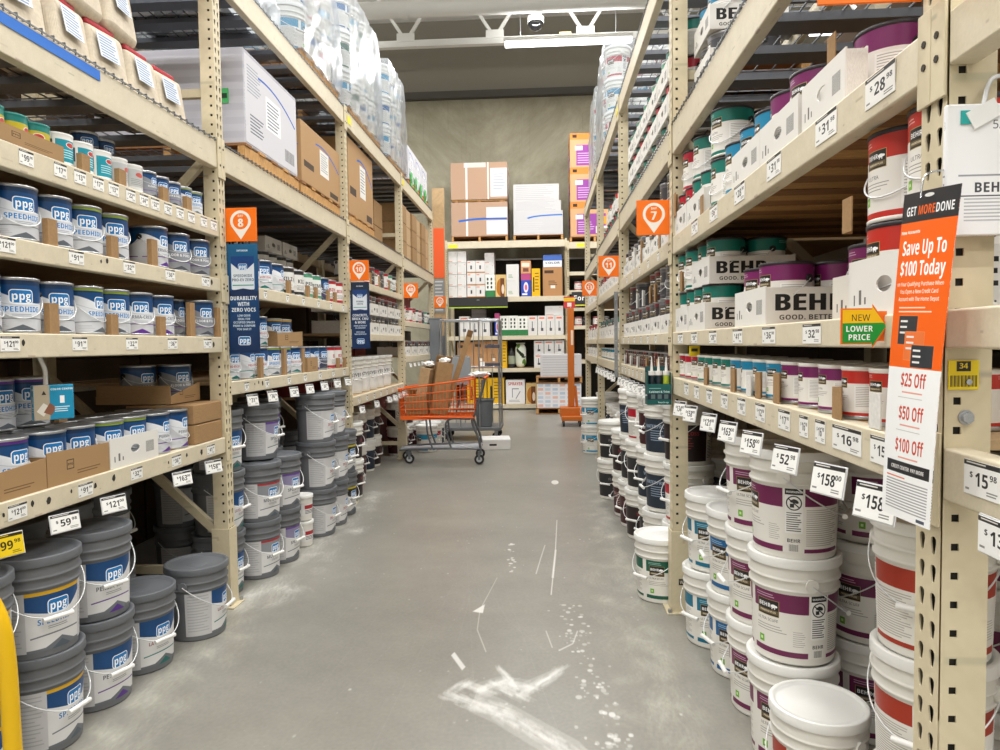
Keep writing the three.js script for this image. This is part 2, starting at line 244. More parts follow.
{ const t = thing('security_camera', 'black dome security camera under the roof joist', 'camera', [-0.08, 7.6, -13.9]); part('housing', new THREE.CylinderGeometry(0.16, 0.16, 0.1, 24), WHITE, t, [0, 0.12, 0]); part('dome', new THREE.SphereGeometry(0.15, 24, 12, 0, 7, Math.PI / 2, Math.PI / 2), plain('#131314', 0.15), t, [0, 0.07, 0]); part('bracket', rod([0, 0.16, 0], [0, 1.5, 0], 0.012), WHITE, t);
  const b = thing('junction_box', 'small beige junction box above the strip light', 'box', [0.5, 7.5, -14.199]); part('cover', rbx(0.24, 0.2, 0.08, 0.01), plain('#c9b58c', 0.6), b); part('conduit', rod([0, 0.08, 0], [0, 0.1, -0.1], 0.015), WHITE, b); }
// fluorescent strips
const glow = std({ color: '#ffffff', emissive: '#fafbff', emissiveIntensity: 3.2 });
const LROW = ['near the back wall', 'over the far racks', 'over the third bays', 'over the second bays', 'over the camera', 'behind the camera'], LCOL = ['left', 'middle', 'right'];
LAMP_ROWS.forEach(([z, xs], r) => xs.forEach((x, c) => {
  const t = thing('strip_light', `long white fluorescent strip light ${LROW[r]}, ${LCOL[c]} one of its row`, 'light', [x, LAMP_Y, z]);
  part('housing', rbx(2.44, 0.07, 0.16, 0.01, 0, 0.08, 0), paintedWhite, t); part('lens', rbx(2.4, 0.09, 0.13, 0.02), glow, t);
  for (const s of [-0.9, 0.9]) part('hanger', rod([s, 0.1, 0], [s, 1.95, 0], 0.006), STEEL, t);
  part('top_lens', rbx(2.3, 0.02, 0.05, 0.005, 0, 0.124, 0), glow, t);  // glowing strip added on top of the fixture for the uplight
  const l = new THREE.RectAreaLight('#f8f8f8', LAMP, 2.4, 0.13); l.position.set(0, -0.06, 0); l.rotation.x = -Math.PI / 2; t.add(l);
  const up = new THREE.RectAreaLight('#f8f8f8', LAMP * 0.9, 2.3, 0.06); up.position.set(0, 0.15, 0); up.rotation.x = Math.PI / 2; t.add(up);  // added upward lamp, brightens ceiling and upper wall
}));

// ---------- pallet racks ----------
const POSTH = 3.6;
function holePlate(teardrop) {
  const s = new THREE.Shape([[-0.04, 0], [0.04, 0], [0.04, POSTH], [-0.04, POSTH]].map(([x, y]) => new THREE.Vector2(x, y)));
  for (let i = 0; i < 69; i++) {
    const y = 0.08 + i * 0.0508;
    if (teardrop) for (const x of [-0.018, 0.018]) s.holes.push(new THREE.Path([[0, -0.02], [0.004, -0.018], [0.0085, 0.002], [0.008, 0.009], [0.0035, 0.0125], [-0.0035, 0.0125], [-0.008, 0.009], [-0.0085, 0.002], [-0.004, -0.018]].map(([a, b]) => new THREE.Vector2(x + a, y + b))));
    else s.holes.push(new THREE.Path([[-0.0065, -0.0065], [0.0065, -0.0065], [0.0065, 0.0065], [-0.0065, 0.0065]].map(([a, b]) => new THREE.Vector2(0.016 + a, y + b))));
  }
  return new THREE.ExtrudeGeometry(s, { depth: 0.0028, bevelEnabled: false });
}
// frame is built for a face at x = 0 that looks towards -x, depth running to +x
const postFront = merge([holePlate(true).rotateY(-Math.PI / 2).translate(0.0028, 0, 0), holePlate(false).scale(-1, 1, 1).translate(0.04, 0, 0.0372), holePlate(false).scale(-1, 1, 1).translate(0.04, 0, -0.04)].map((g) => { g.computeVertexNormals(); return metreUV(g); }));
const postBack = bx(0.08, POSTH, 0.08, 0, POSTH / 2, 0);
const RDEPTH = 1.1;
const FRAMES = {};
function frame(side, k, z, label) {
  const t = thing('rack_upright', label, 'rack upright', [side === 'L' ? XL : XR, 0, z - 0.04], side === 'L' ? Math.PI : 0);
  part('post', postFront, POSTM, t); part('post', postBack, POSTM, t, [RDEPTH - 0.04, 0, 0]); part('inner_channel', once('inner', () => bx(0.062, POSTH - 0.01, 0.066, 0.041, POSTH / 2, 0)), plain('#2f2b27', 0.8), t);  // dark box added inside the post so its holes look shaded
  for (const [y, y2] of [[0.4, 1.3], [2.52, 1.55]]) part('brace', bar([0.06, y, 0], [RDEPTH - 0.06, y2, 0], 0.035, 0.045), POSTM, t);
  part('brace', bar([0.06, 0.2, 0], [RDEPTH - 0.06, 0.2, 0], 0.035, 0.045), POSTM, t); part('brace', bar([0.06, 2.85, 0], [RDEPTH - 0.06, 2.85, 0], 0.035, 0.045), POSTM, t);
  const gd = part('post_guard', merge([rbx(0.006, 0.44, 0.098, 0.002, -0.006, 0.225, 0), rbx(0.1, 0.44, 0.006, 0.002, 0.042, 0.225, 0.046)]), POSTM, t, [0, 0, 0], 'dented cream guard plate around the foot'); if (side === 'L') gd.scale.z = -1;
  const f = part('foot_plate', rbx(0.15, 0.008, 0.15, 0.002, 0.04, 0.004, 0), POSTM, t); part('bolt', new THREE.CylinderGeometry(0.011, 0.011, 0.02, 6).translate(-0.02, 0.016, 0.06), STEEL, f);
  FRAMES[side + k] = t; return t;
}
const NEARL = ['out of view beside the camera', 'that carries the eighth-bay sign', 'that carries the tenth-bay sign', 'behind the orange shopping cart', 'at the far end'];
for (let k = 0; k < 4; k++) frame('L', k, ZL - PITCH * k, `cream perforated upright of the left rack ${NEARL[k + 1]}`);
const NEARR = ['nearest the camera, carrying the orange savings sheet', 'second along, carrying the teal caulk display', 'third along, behind the grey clip strip', 'fourth along, behind the turquoise pails', 'fifth along, at the far end'];
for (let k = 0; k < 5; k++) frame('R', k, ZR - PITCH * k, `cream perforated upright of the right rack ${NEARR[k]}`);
const BAYN = ['first', 'second', 'third', 'fourth'];
const LVL = {
  L0: { c: [0.875, 0.96], a: [1.43, 1.515], e: [1.763, 1.835], h: [2.06, 2.15], i: [2.435, 2.58], t: [3.455, 3.6] },
  L1: { c: [1.185, 1.262], e: [1.753, 1.828], i: [2.435, 2.58], t: [3.455, 3.6] },
  L2: { c: [0.89, 0.977], a: [1.505, 1.575], e: [2.022, 2.09], i: [2.435, 2.58], t: [3.455, 3.6] },
  L3: { c: [1.23, 1.315], a: [1.7, 1.77], i: [2.435, 2.58], t: [3.455, 3.6] },
  R0: { b: [1.18, 1.27], k: [1.44, 1.507], n: [1.915, 2.005], i: [2.435, 2.585], t: [3.455, 3.6] },
};
LVL.R1 = LVL.R2 = LVL.R3 = LVL.R0;
const LV = { c: 'lowest', a: 'eye-level', e: 'upper', h: 'small-can', i: 'high pallet', t: 'topmost pallet', b: 'quart', k: 'eye-level', n: 'upper' };
const bayName = (b) => `${BAYN[+b[1]]} ${b[0] === 'L' ? 'left' : 'right'} bay`;
const zSpan = (b) => { const k = +b[1]; return b[0] === 'L' ? [ZL - 0.08 - PITCH * (k - 1), ZL - PITCH * k] : [ZR - 0.08 - PITCH * k, ZR - PITCH * (k + 1)]; };
const hole2 = (h) => { const g = []; for (const y of [0.03, 0.075]) g.push(new THREE.CylinderGeometry(0.006, 0.006, 0.004, 8).rotateZ(Math.PI / 2).translate(0, y, 0)); return g; };
function beam(bay, lv, y0, y1, z0, z1, label) {
  const s = bay[0] === 'L' ? 1 : -1, X = bay[0] === 'L' ? XL : XR, h = y1 - y0, len = z0 - z1;
  const t = thing('rack_beam', label, 'rack beam', [X, y0, (z0 + z1) / 2]);
  part('bar', rbx(0.045, h, len - 0.002, 0.005, -s * 0.0225, h / 2, 0), CREAM, t);
  part('ledge', bx(0.03, 0.012, len - 0.002, -s * 0.058, h - 0.03, 0), CREAM, t);
  for (const e of [-1, 1]) {
    const c = part('connector', rbx(0.006, Math.max(h, 0.085) + 0.075, 0.042, 0.002, s * 0.005, h / 2 - 0.012, e * (len / 2 + 0.018)), POSTM, t);
    for (const y of [0.02, h - 0.03]) part('slot', new THREE.CylinderGeometry(0.0065, 0.0065, 0.003, 8).rotateZ(Math.PI / 2).translate(s * 0.0085, y, e * (len / 2 + 0.02)), plain('#3a342c', 0.8), c);
  }
  return t;
}
const BEAMS = {};
function shelfBoard(bay, lv, y, z0, z1) {
  const s = bay[0] === 'L' ? 1 : -1, X = bay[0] === 'L' ? XL : XR, where = `${LV[lv]} shelf of the ${bayName(bay)}`;
  const D = RDEPTH - 0.06, cx = X - s * (0.048 + D / 2), len = z0 - z1 - 0.01;
  if (lv === 'i' || lv === 't') {
    const t = thing('wire_deck', `galvanised wire deck on the ${LV[lv]} level of the ${bayName(bay)}`, 'wire deck', [cx, y, (z0 + z1) / 2]);
    const g = []; for (let i = 0; i < 15; i++) g.push(bx(0.005, 0.005, len, -D / 2 + 0.01 + (i * (D - 0.02)) / 14, -0.004, 0)); for (let i = 0; i < 21; i++) g.push(bx(D, 0.005, 0.005, 0, -0.009, -len / 2 + 0.02 + (i * (len - 0.04)) / 20));
    for (let i = 0; i < 41; i++) g.push(bx(0.005, 0.022, 0.004, s * (D / 2 + 0.052), 0.005, -len / 2 + 0.02 + (i * (len - 0.04)) / 40)); for (let i = 0; i < 41; i++) g.push(bx(0.06, 0.004, 0.004, s * (D / 2 + 0.024), 0.014, -len / 2 + 0.02 + (i * (len - 0.04)) / 40)); g.push(bx(0.005, 0.005, len, s * (D / 2 + 0.052), 0.004, 0));
    part('wire_mesh', merge(g), WIREM, t); for (let i = 0; i < 9; i++) part('support_channel', bx(D, 0.03, 0.11, 0, -0.03, -len / 2 + 0.15 + (i * (len - 0.3)) / 8), GALV, t);
  } else if (lv === 'n' && bay === 'R0') {
    const t = thing('plank_deck', `wooden plank deck of the ${where}`, 'shelf', [cx, y, (z0 + z1) / 2]); const n = 24, w = len / n;
    for (let i = 0; i < n; i++) part('plank', once('plank' + (i % 3), () => bx(D, 0.018, w - 0.006, 0, -0.0095 - (i % 3) * 0.001, 0)), i % 2 ? WOODD : WOOD, t, [0, 0, -len / 2 + (i + 0.5) * w]);
  } else { const t = thing('shelf_board', `plywood board of the ${where}`, 'shelf', [cx, y, (z0 + z1) / 2]); part('board', bx(D, 0.018, len, 0, -0.0095, 0), KRAFTL, t); part('front_edge', bx(0.012, 0.018, len, s * (D / 2 + 0.006), -0.0095, 0), WOOD, t); }
}
for (const bay of ['L0', 'L1', 'L2', 'L3', 'R0', 'R1', 'R2', 'R3']) {
  const [z0, z1] = zSpan(bay);
  for (const lv in LVL[bay]) { const [a, b] = LVL[bay][lv]; BEAMS[bay + lv] = beam(bay, lv, a, b, z0, z1, `cream steel beam at the ${LV[lv]} level of the ${bayName(bay)}`); shelfBoard(bay, lv, b, z0, z1); }
}
for (const lv of ['b', 'k', 'n']) beam('R-', lv, ...LVL.R0[lv], 1.19, ZR, `cream steel beam at the ${LV[lv]} level of the nearest right bay, at the frame's edge`);
{ // rear beams of the racks keep the shelves up
  for (const bay of ['L0', 'L1', 'L2', 'L3', 'R0', 'R1', 'R2', 'R3']) { const [z0, z1] = zSpan(bay), s = bay[0] === 'L' ? 1 : -1, X = (bay[0] === 'L' ? XL : XR) - s * (RDEPTH - 0.03);
    for (const lv in LVL[bay]) { const [a, b] = LVL[bay][lv]; const t = thing('rear_beam', `cream steel beam at the back of the ${LV[lv]} level of the ${bayName(bay)}`, 'rack beam', [X, a, (z0 + z1) / 2]); part('bar', rbx(0.04, b - a - 0.03, z0 - z1, 0.004, 0, (b - a) / 2, 0), CREAM, t); } }
}

// ---------- prototypes ----------
function canProto(r, h, mat, opt = {}) {
  const t = new THREE.Group();
  part('body', once('canbody' + r + h, () => new THREE.CylinderGeometry(r, r, h - 0.016, 32, 1, true).translate(0, h / 2, 0)), mat, t);
  part('lid', once('canlid' + r + h, () => lathe([[0, h - 0.007], [r * 0.76, h - 0.007], [r * 0.8, h - 0.001], [r * 0.93, h - 0.001], [r * 0.95, h - 0.006], [r * 0.97, h], [r * 1.03, h - 0.001], [r * 1.03, h - 0.009], [r * 0.99, h - 0.011]], 32)), opt.lid || LIDTIN, t);
  part('bottom_rim', once('canrim' + r + h, () => lathe([[r * 0.98, 0.011], [r * 1.025, 0.008], [r * 1.025, 0.001], [r * 0.95, 0], [0, 0.004]], 32)), opt.rim || LIDTIN, t);
  if (opt.handle) {
    const pts = []; for (let i = 0; i <= 12; i++) { const f = (-0.5 + i / 12) * Math.PI; pts.push([Math.cos(f) * (r + 0.006), h * 0.72 - Math.cos(f) * opt.drop, Math.sin(f) * (r + 0.006)]); }
    const hd = part('handle', once('canhandle' + r + opt.drop, () => tube(pts, 0.0022, 24, 5)), WIREWHITE, t);
    for (const s of [-1, 1]) part('ear', once('canear' + r + s, () => new THREE.CylinderGeometry(0.013, 0.013, 0.008, 12).rotateX(Math.PI / 2).translate(0, h * 0.72, s * (r + 0.003))), opt.ear || BLACKP, hd);
  }
  return t;
}
const blackLid = plain('#2b2529', 0.4);
const protoG = {}, protoQ = {};
const bandKinds = ['purple', 'red', 'crimson', 'teal', 'blueBand'];
for (const k in CAN) protoG[k] = canProto(0.083, 0.193, CAN[k][2], { handle: true, drop: 0.088, lid: bandKinds.includes(k) ? blackLid : LIDTIN, rim: bandKinds.includes(k) ? PAILW : LIDTIN });
const TUBLID = plain('#ecebe7', 0.4), TEALLID = plain('#137f76', 0.4);
for (const k in QUART) protoQ[k] = canProto(0.0535, 0.124, QUART[k][2], { lid: /Tub/.test(k) ? TUBLID : k === 'yellow' ? TEALLID : bandKinds.includes(k) ? PAILW : LIDTIN });
const SHELF = {
  L0h: "the first left bay's small-can shelf", L0e: "the first left bay's upper shelf", L0a: "the first left bay's eye-level shelf", L0c: "the first left bay's lowest shelf",
  L1e: "the second left bay's upper shelf", L1c: "the second left bay's lowest shelf", L2e: "the third left bay's upper shelf", L2a: "the third left bay's eye-level shelf", L2c: "the third left bay's lowest shelf", L3a: "the fourth left bay's eye-level shelf", L3c: "the fourth left bay's lowest shelf",
};
for (const k of [0, 1, 2, 3]) Object.assign(SHELF, { ['R' + k + 'b']: `the ${BAYN[k]} right bay's quart shelf`, ['R' + k + 'k']: `the ${BAYN[k]} right bay's eye-level shelf`, ['R' + k + 'n']: `the ${BAYN[k]} right bay's upper shelf`, ['R' + k + 'i']: `the ${BAYN[k]} right bay's high pallet level` });
// shelf is like 'L0e'; z along the rack; inset from the face; lift above the shelf; how is a word on what the thing does there
const deckY = (sh) => LVL[sh.slice(0, 2)][sh[2]][1];
const sideOf = (sh) => (sh[0] === 'L' ? 1 : -1), faceOf = (sh) => (sh[0] === 'L' ? XL : XR);
function gallon(kind, sh, z, inset = 0.1, lift = 0, how = '') {
  const s = sideOf(sh), key = CAN[kind][0] + sh + how, far = +sh[1] >= 2;
  const lab = `${CAN[kind][0]}${how ? ' ' + how : ''}, ${nth(key)} along ${SHELF[sh]}`;
  return dup(protoG[kind], 'gallon_can', lab, 'paint can', [faceOf(sh) - s * inset, deckY(sh) + lift + 0.001, z], (s > 0 ? 0 : Math.PI) + s * rr(-0.75, 0.2), `gallon cans on ${SHELF[sh]}`);
}
function quart(kind, sh, z, inset = 0.085, lift = 0, how = '') {
  const s = sideOf(sh), key = QUART[kind][0] + sh + how;
  const lab = `${QUART[kind][0]}${how ? ' ' + how : ''}, ${nth(key)} along ${SHELF[sh]}`;
  return dup(protoQ[kind], 'quart_can', lab, 'paint can', [faceOf(sh) - s * inset, deckY(sh) + lift + 0.001, z], (s > 0 ? 0 : Math.PI) + s * rr(-0.8, 0.15), `quart cans on ${SHELF[sh]}`);
}
// open cardboard trays: four walls and a floor; ends with a hand hole face the aisle
const sideprint = (word, sub, base, ink) => printed(canvasTex(512, 180, (g) => { g.fillStyle = base; g.fillRect(0, 0, 512, 180); const cx = word === 'BEHR' ? 190 : 300; for (const o of [-3, 0, 3]) txt(g, word, cx + o, 74, 112, ink, 'bold', 'center', 1.12); if (sub) txt(g, sub, cx, 146, 34, '#4a4744', 'bold', 'center', 1.1); }), 0.8);
const endprint = printed(canvasTex(512, 180, (g) => { g.fillStyle = '#e2dfd8'; g.fillRect(0, 0, 512, 180); barcode(g, 370, 60, 90, 70); g.fillStyle = '#6d6a66'; g.fillRect(40, 110, 10, 34); g.fillRect(80, 96, 18, 46); g.fillRect(120, 120, 12, 22); }), 0.8);
const kraftend = printed(canvasTex(512, 180, (g) => { g.fillStyle = '#a6845a'; g.fillRect(0, 0, 512, 180); g.strokeStyle = '#3c2f22'; g.lineWidth = 5; g.strokeRect(150, 50, 52, 52); txt(g, 'PPG', 176, 76, 22, '#3c2f22'); lines(g, 230, 120, 220, 2, 16, 6, '#6f5436'); }), 0.85);
const TRAYS = { behr: [TRAYW, endprint, sideprint('BEHR', 'GOOD. BETTER.', '#e2dfd8', '#1c1a19'), 'white'], kilz: [TRAYW, endprint, sideprint('KILZ', '', '#dcd9d2', '#1c1a19'), 'white primer'], white: [TRAYW, endprint, TRAYW, 'plain white'], kraft: [KRAFT, kraftend, KRAFT, 'brown'] };
function trayProto(kind, w, d, h, cut = 0) {     // w along the aisle (z), d into the rack (x); the end faces +x
  const [m, em, sm] = TRAYS[kind], t = new THREE.Group();
  const key = [kind, w, d, h, cut].join();
  const end = once('end' + key, () => { const s = new THREE.Shape([[-w / 2, 0], [w / 2, 0], [w / 2, h], [-w / 2, h - cut]].map(([x, y]) => new THREE.Vector2(x, y)));
    if (kind !== 'kraft') { const p = new THREE.Path(); p.absellipse(0, h * 0.52, 0.034, 0.017, 0, Math.PI * 2, true); s.holes.push(p); }
    const g = new THREE.ExtrudeGeometry(s, { depth: 0.004, bevelEnabled: false, curveSegments: 8 }); const P = g.attributes.position, U = g.attributes.uv; for (let i = 0; i < P.count; i++) U.setXY(i, P.getX(i) / w + 0.5, P.getY(i) / h); return g.rotateY(Math.PI / 2).translate(-0.004, 0, 0); });
  part('end_panel', end, em, t, [0, 0, 0]); part('end_panel', end, em, t, [-d + 0.004, 0, 0]);
  const sg = once('side' + key, () => new THREE.BoxGeometry(d - 0.008, h * 0.96, 0.004).translate(-d / 2, h * 0.48, 0));
  for (const s of [-1, 1]) part('side_panel', sg, sm, t, [0, 0, s * (w / 2 - 0.002)]);
  part('bottom_panel', once('bot' + key, () => bx(d - 0.008, 0.004, w - 0.008, -d / 2, 0.002, 0)), m, t); return t;
}
function tray(kind, sh, z, o = {}) {
  const { w = 0.35, d = 0.36, h = 0.12, inset = 0.012, lift = 0, how = '', cut = 0, turn = 0 } = o, s = sideOf(sh);
  const desc = `${TRAYS[kind][3]} can tray${how ? ' ' + how : ''}`;
  return dup(once(['tray', kind, w, d, h, cut].join(), () => trayProto(kind, w, d, h, cut)), 'can_tray', `${desc}, ${nth(desc + sh)} along ${SHELF[sh]}`, 'tray', [faceOf(sh) - s * inset, deckY(sh) + lift + 0.001, z], (s > 0 ? 0 : Math.PI) + turn, `can trays on ${SHELF[sh]}`);
}
function trayed(kind, cans, sh, z, o = {}) {    // a tray with two by two gallon cans in it
  const tr = tray(kind, sh, z, o); const { inset = 0.012, lift = 0, how = '', rows = 2 } = o;
  for (let r = 0; r < rows; r++) for (const q of [0.0855, -0.0855]) gallon(Array.isArray(cans) ? cans[(r * 2 + (q > 0 ? 0 : 1)) % cans.length] : cans, sh, z + q, inset + 0.094 + r * 0.172, lift + 0.005, how || 'in a tray');
  return tr;
}
const flapMesh = once('flap', () => merge([rbx(0.004, 0.1, 0.05, 0.001, 0, 0.05, 0), rbx(0.022, 0.1, 0.004, 0.001, -0.01, 0.05, 0.023)]));
function flap(sh, z, h = 0.1, inset = 0.01, lift = 0, white) {
  const s = sideOf(sh), m = new THREE.Mesh(flapMesh, white ? TRAYW : KRAFT); m.name = numbered('cardboard_corner'); m.scale.y = h / 0.1; m.castShadow = m.receiveShadow = true; scene.add(m);
  m.position.set(faceOf(sh) - s * inset, deckY(sh) + lift + 0.001, z); m.rotation.y = s > 0 ? 0 : Math.PI; const d = `${white ? 'white' : 'brown'} cut-carton corner${lift ? ' set on cans' : ''}`;
  return tag(m, `${d}, ${nth(d + sh)} along ${SHELF[sh]}`, 'cardboard', `cut carton corners on ${SHELF[sh]}`);
}
// pails
const PR = 0.15, PH = 0.365;
const pailBody = lathe([[0, 0], [0.128, 0], [0.132, 0.006], [0.141, 0.24], [0.142, 0.25], [0.149, 0.253], [0.149, 0.26], [0.143, 0.263], [0.144, 0.285], [0.151, 0.288], [0.151, 0.296], [0.145, 0.3], [0.146, 0.345]], 48);
const pailLid = lathe([[0, 0.356], [0.045, 0.356], [0.047, 0.352], [0.132, 0.352], [0.136, 0.364], [0.149, 0.366], [0.154, 0.362], [0.155, 0.334], [0.149, 0.332], [0.147, 0.344]], 48);
const bail = (() => { const pts = []; for (let i = 0; i <= 16; i++) { const f = (-0.5 + i / 16) * Math.PI; pts.push([Math.cos(f) * (PR + 0.018), 0.28 - Math.cos(f) * 0.13, Math.sin(f) * (PR + 0.006)]); } return tube(pts, 0.0025, 32, 5); })();
const grip = new THREE.CylinderGeometry(0.009, 0.009, 0.1, 10).rotateX(Math.PI / 2).translate(PR + 0.02, 0.15, 0);
const pailEar = (s) => new THREE.CylinderGeometry(0.022, 0.022, 0.012, 14).rotateX(Math.PI / 2).translate(0, 0.28, s * 0.149);
const ears = [pailEar(1), pailEar(-1)];
const labelArc = (t0, len) => { const g = new THREE.CylinderGeometry(0.1418, 0.1345, 0.215, 40, 1, true, t0, len).translate(0, 0.1345, 0); return g; };
const arcHalf = labelArc(Math.PI / 2 - 1.55, 2.75), arcFull = labelArc(-Math.PI / 2, Math.PI * 2);
function pailProto(body, lid, label, full) {
  const t = new THREE.Group(); part('body', pailBody, body, t); part('lid', pailLid, lid, t);
  part('label', full ? arcFull : arcHalf, label, t); const b = part('bail', bail, WIREWHITE, t); part('grip', grip, WHITE, b); for (const e of ears) part('ear', e, body, b); return t;
}
const greyLabel = (o) => printed(canvasTex(820, 430, (g) => {
  g.fillStyle = '#c9c8c8'; g.fillRect(0, 0, 820, 430); lines(g, 24, 26, 220, 13, 29, 9, '#aeaeb0'); g.fillStyle = '#e2e1e0'; g.fillRect(272, 0, 430, 430);
  poly(g, [[272, 0], [702, 0], [702, 70], [600, 150], [420, 165], [272, 130]], o.top || '#0c457a'); if (o.rim) { g.fillStyle = o.rim; g.fillRect(272, 0, 430, 26); }
  paintLogo(g, 500, 120, 130); txt(g, o.title, 490, 218, o.px || 56, o.tcol || '#2277bb', 'bold', 'center', 0.95); lines(g, 420, 256, 150, 2, 14, 5, '#8b8f95');
  g.strokeStyle = o.stripe || '#6f757c'; g.lineWidth = 10; g.beginPath(); g.moveTo(300, 330); g.quadraticCurveTo(480, 300, 690, 322); g.stroke(); lines(g, 720, 30, 80, 12, 28, 8, '#b3b3b5');
  poly(g, [[272, 430], [272, 412], [400, 408], [520, 350], [640, 408], [702, 412], [702, 430]], '#70757a'); poly(g, [[440, 430], [520, 376], [600, 430]], o.peak || '#55606a');
}), 0.45);
const whiteLabel = (col, o = {}) => printed(canvasTex(1760, 430, (g) => { for (const k of [0, 1]) { g.save(); g.translate(k * 880, 0);
  g.fillStyle = o.bg || '#ebe8e0'; g.fillRect(0, 0, 880, 430); g.fillStyle = col; g.fillRect(30, 0, 400, 128); g.fillRect(30, 392, 400, 38); g.fillRect(570, 0, 290, 118); g.fillRect(570, 404, 290, 26);
  behrBadge(g, 70, 60, 170); lines(g, 60, 22, 170, 2, 16, 6, 'rgba(255,255,255,.6)'); txt(g, 'ULTRA SCUFF', 150, 200, 28, '#5c5752', 'normal'); lines(g, 60, 236, 230, 3, 18, 5, '#a49f97'); g.fillStyle = '#6fb42c'; g.fillRect(80, 320, 44, 50); g.fillStyle = '#d9f0b8'; g.fillRect(92, 334, 18, 20); lines(g, 330, 250, 80, 8, 14, 4, '#b3aea6');
  g.fillStyle = '#f4f3ef'; g.fillRect(445, 0, 112, 300); g.fillStyle = '#1b1a1a'; g.fillRect(445, 0, 112, 40); txt(g, 'WARNING', 501, 20, 20, '#fff'); g.lineWidth = 7; g.strokeStyle = '#1b1a1a'; g.beginPath(); g.arc(501, 96, 46, 0, 7); g.stroke();
  g.fillStyle = '#1b1a1a'; g.beginPath(); g.ellipse(510, 84, 22, 12, 0.5, 0, 7); g.fill(); g.beginPath(); g.arc(486, 84, 9, 0, 7); g.fill(); g.fillRect(476, 100, 26, 26); g.beginPath(); g.moveTo(465, 66); g.lineTo(537, 128); g.stroke(); lines(g, 454, 160, 94, 9, 15, 6, '#3c3a39');
  txt(g, 'BEHR', 500, 350, 34, '#1b1a1a'); barcode(g, 470, 376, 60, 46); lines(g, 580, 140, 260, 18, 14, 5, '#b0aba3'); g.restore(); } }), 0.42);
const darkLabel = (bg, col, title) => printed(canvasTex(1760, 430, (g) => { for (const k of [0, 1]) { g.save(); g.translate(k * 880, 0); g.fillStyle = bg; g.fillRect(0, 0, 880, 430); txt(g, title, 220, 100, 60, col); lines(g, 120, 150, 210, 5, 30, 9, col); g.fillStyle = '#dedad2'; g.fillRect(500, 0, 150, 430); g.lineWidth = 8; g.strokeStyle = '#222'; g.beginPath(); g.arc(575, 90, 55, 0, 7); g.stroke(); g.fillStyle = '#222'; g.beginPath(); g.ellipse(580, 84, 26, 16, 0.6, 0, 7); g.fill(); lines(g, 515, 190, 120, 12, 18, 7, '#555'); g.restore(); } }), 0.42);
const PAIL = {
  gYellow: ['grey pail with yellow-edged blue label', pailProto(GREYP, GREYLID, greyLabel({ title: 'SPEEDHIDE', rim: '#d9a916' }))],
  gPurple: ['grey pail with purple-striped blue label', pailProto(GREYP, GREYLID, greyLabel({ title: 'PERMA-CRETE', px: 48, tcol: '#55585e', stripe: '#5f3f8c', peak: '#5b348c' }))],
  gRed: ['grey pail with red-lettered blue label', pailProto(GREYP, GREYLID, greyLabel({ title: 'LATEX PRIMER', px: 44, tcol: '#8e4a4a', stripe: '#1f7c74', peak: '#1f6d66' }))],
  gMulti: ['grey pail with red-topped label', pailProto(GREYP, GREYLID, greyLabel({ title: 'MULTI-PRO', tcol: '#55585e', rim: '#b03038', top: '#8c8f94' }))],
  gViolet: ['grey pail with violet-topped label', pailProto(GREYP, GREYLID, greyLabel({ title: 'SPEED-PRO', tcol: '#55585e', rim: '#6c4a9a', top: '#8f88a8' }))],
  gPlain: ['grey pail with plain text label', pailProto(GREYP, GREYLID, greyLabel({ title: 'INTERIOR', tcol: '#a03038', top: '#c8c7c6' }))],
  gWarn: ['grey pail with yellow-and-black label', pailProto(GREYP, GREYLID, greyLabel({ title: 'DRYFALL', tcol: '#3a3a3a', top: '#2b2b22', rim: '#d9c516' }))],
  purple: ['white pail with purple label bands', pailProto(PAILW, PAILWL, whiteLabel('#70204f'), true)], red: ['white pail with orange-red label bands', pailProto(PAILW, PAILWL, whiteLabel('#ab331b'), true)],
  teal: ['white pail with teal label bands', pailProto(PAILW, PAILWL, whiteLabel('#0f6f8c'), true)], blue: ['white pail with blue label bands', pailProto(PAILW, PAILWL, whiteLabel('#135f98'), true)],
  green: ['white pail with green label bands', pailProto(PAILW, PAILWL, whiteLabel('#0c5b45'), true)], crimson: ['white pail with crimson label bands', pailProto(PAILW, PAILWL, whiteLabel('#b5142c'), true)], sky: ['white pail with turquoise label', pailProto(PAILW, PAILWL, whiteLabel('#1c8fb8'), true)],
  dRed: ['black-labelled white pail with red lettering', pailProto(PAILW, PAILWL, darkLabel('#2b1d1e', '#a8323a', 'SEMI-GLOSS'), true)], dNavy: ['white pail with navy label', pailProto(PAILW, PAILWL, darkLabel('#25303e', '#9fb0c4', 'WATERPROOF'), true)],
  dMaroon: ['white pail with maroon label', pailProto(PAILW, PAILWL, darkLabel('#431c1f', '#caa5a0', 'SOLID STAIN'), true)], dBlack: ['white pail with charcoal label', pailProto(PAILW, PAILWL, darkLabel('#2c2b2d', '#8d8a88', 'FLOOR COAT'), true)],
};
const TIER = ['lowest', 'second up', 'third up'];
const ROWN = {};
function stack(side, kinds, x, z, where, turn = null, base = 0, k1 = 1) {
  const pitch = 0.362 * k1;
  kinds.forEach((k, i) => {
    const key = PAIL[k][0] + where + i, tier = kinds.length === 1 ? 'alone' : TIER[i];
    const q = dup(PAIL[k][1], 'paint_pail', `${PAIL[k][0]}, ${tier}, ${nth(key)} ${where}`, 'pail', [x + rr(-0.008, 0.008), base + 0.001 + i * pitch, z + rr(-0.008, 0.008)], Array.isArray(turn) ? turn[i] : turn !== null ? turn + rr(-0.1, 0.1) : side === 'L' ? rr(-0.55, -0.05) : Math.PI + rr(-0.1, 0.7), `pails ${where}`);
    if (k1 !== 1) q.scale.set(Math.max(k1, 0.94), k1, Math.max(k1, 0.94));
  });
}
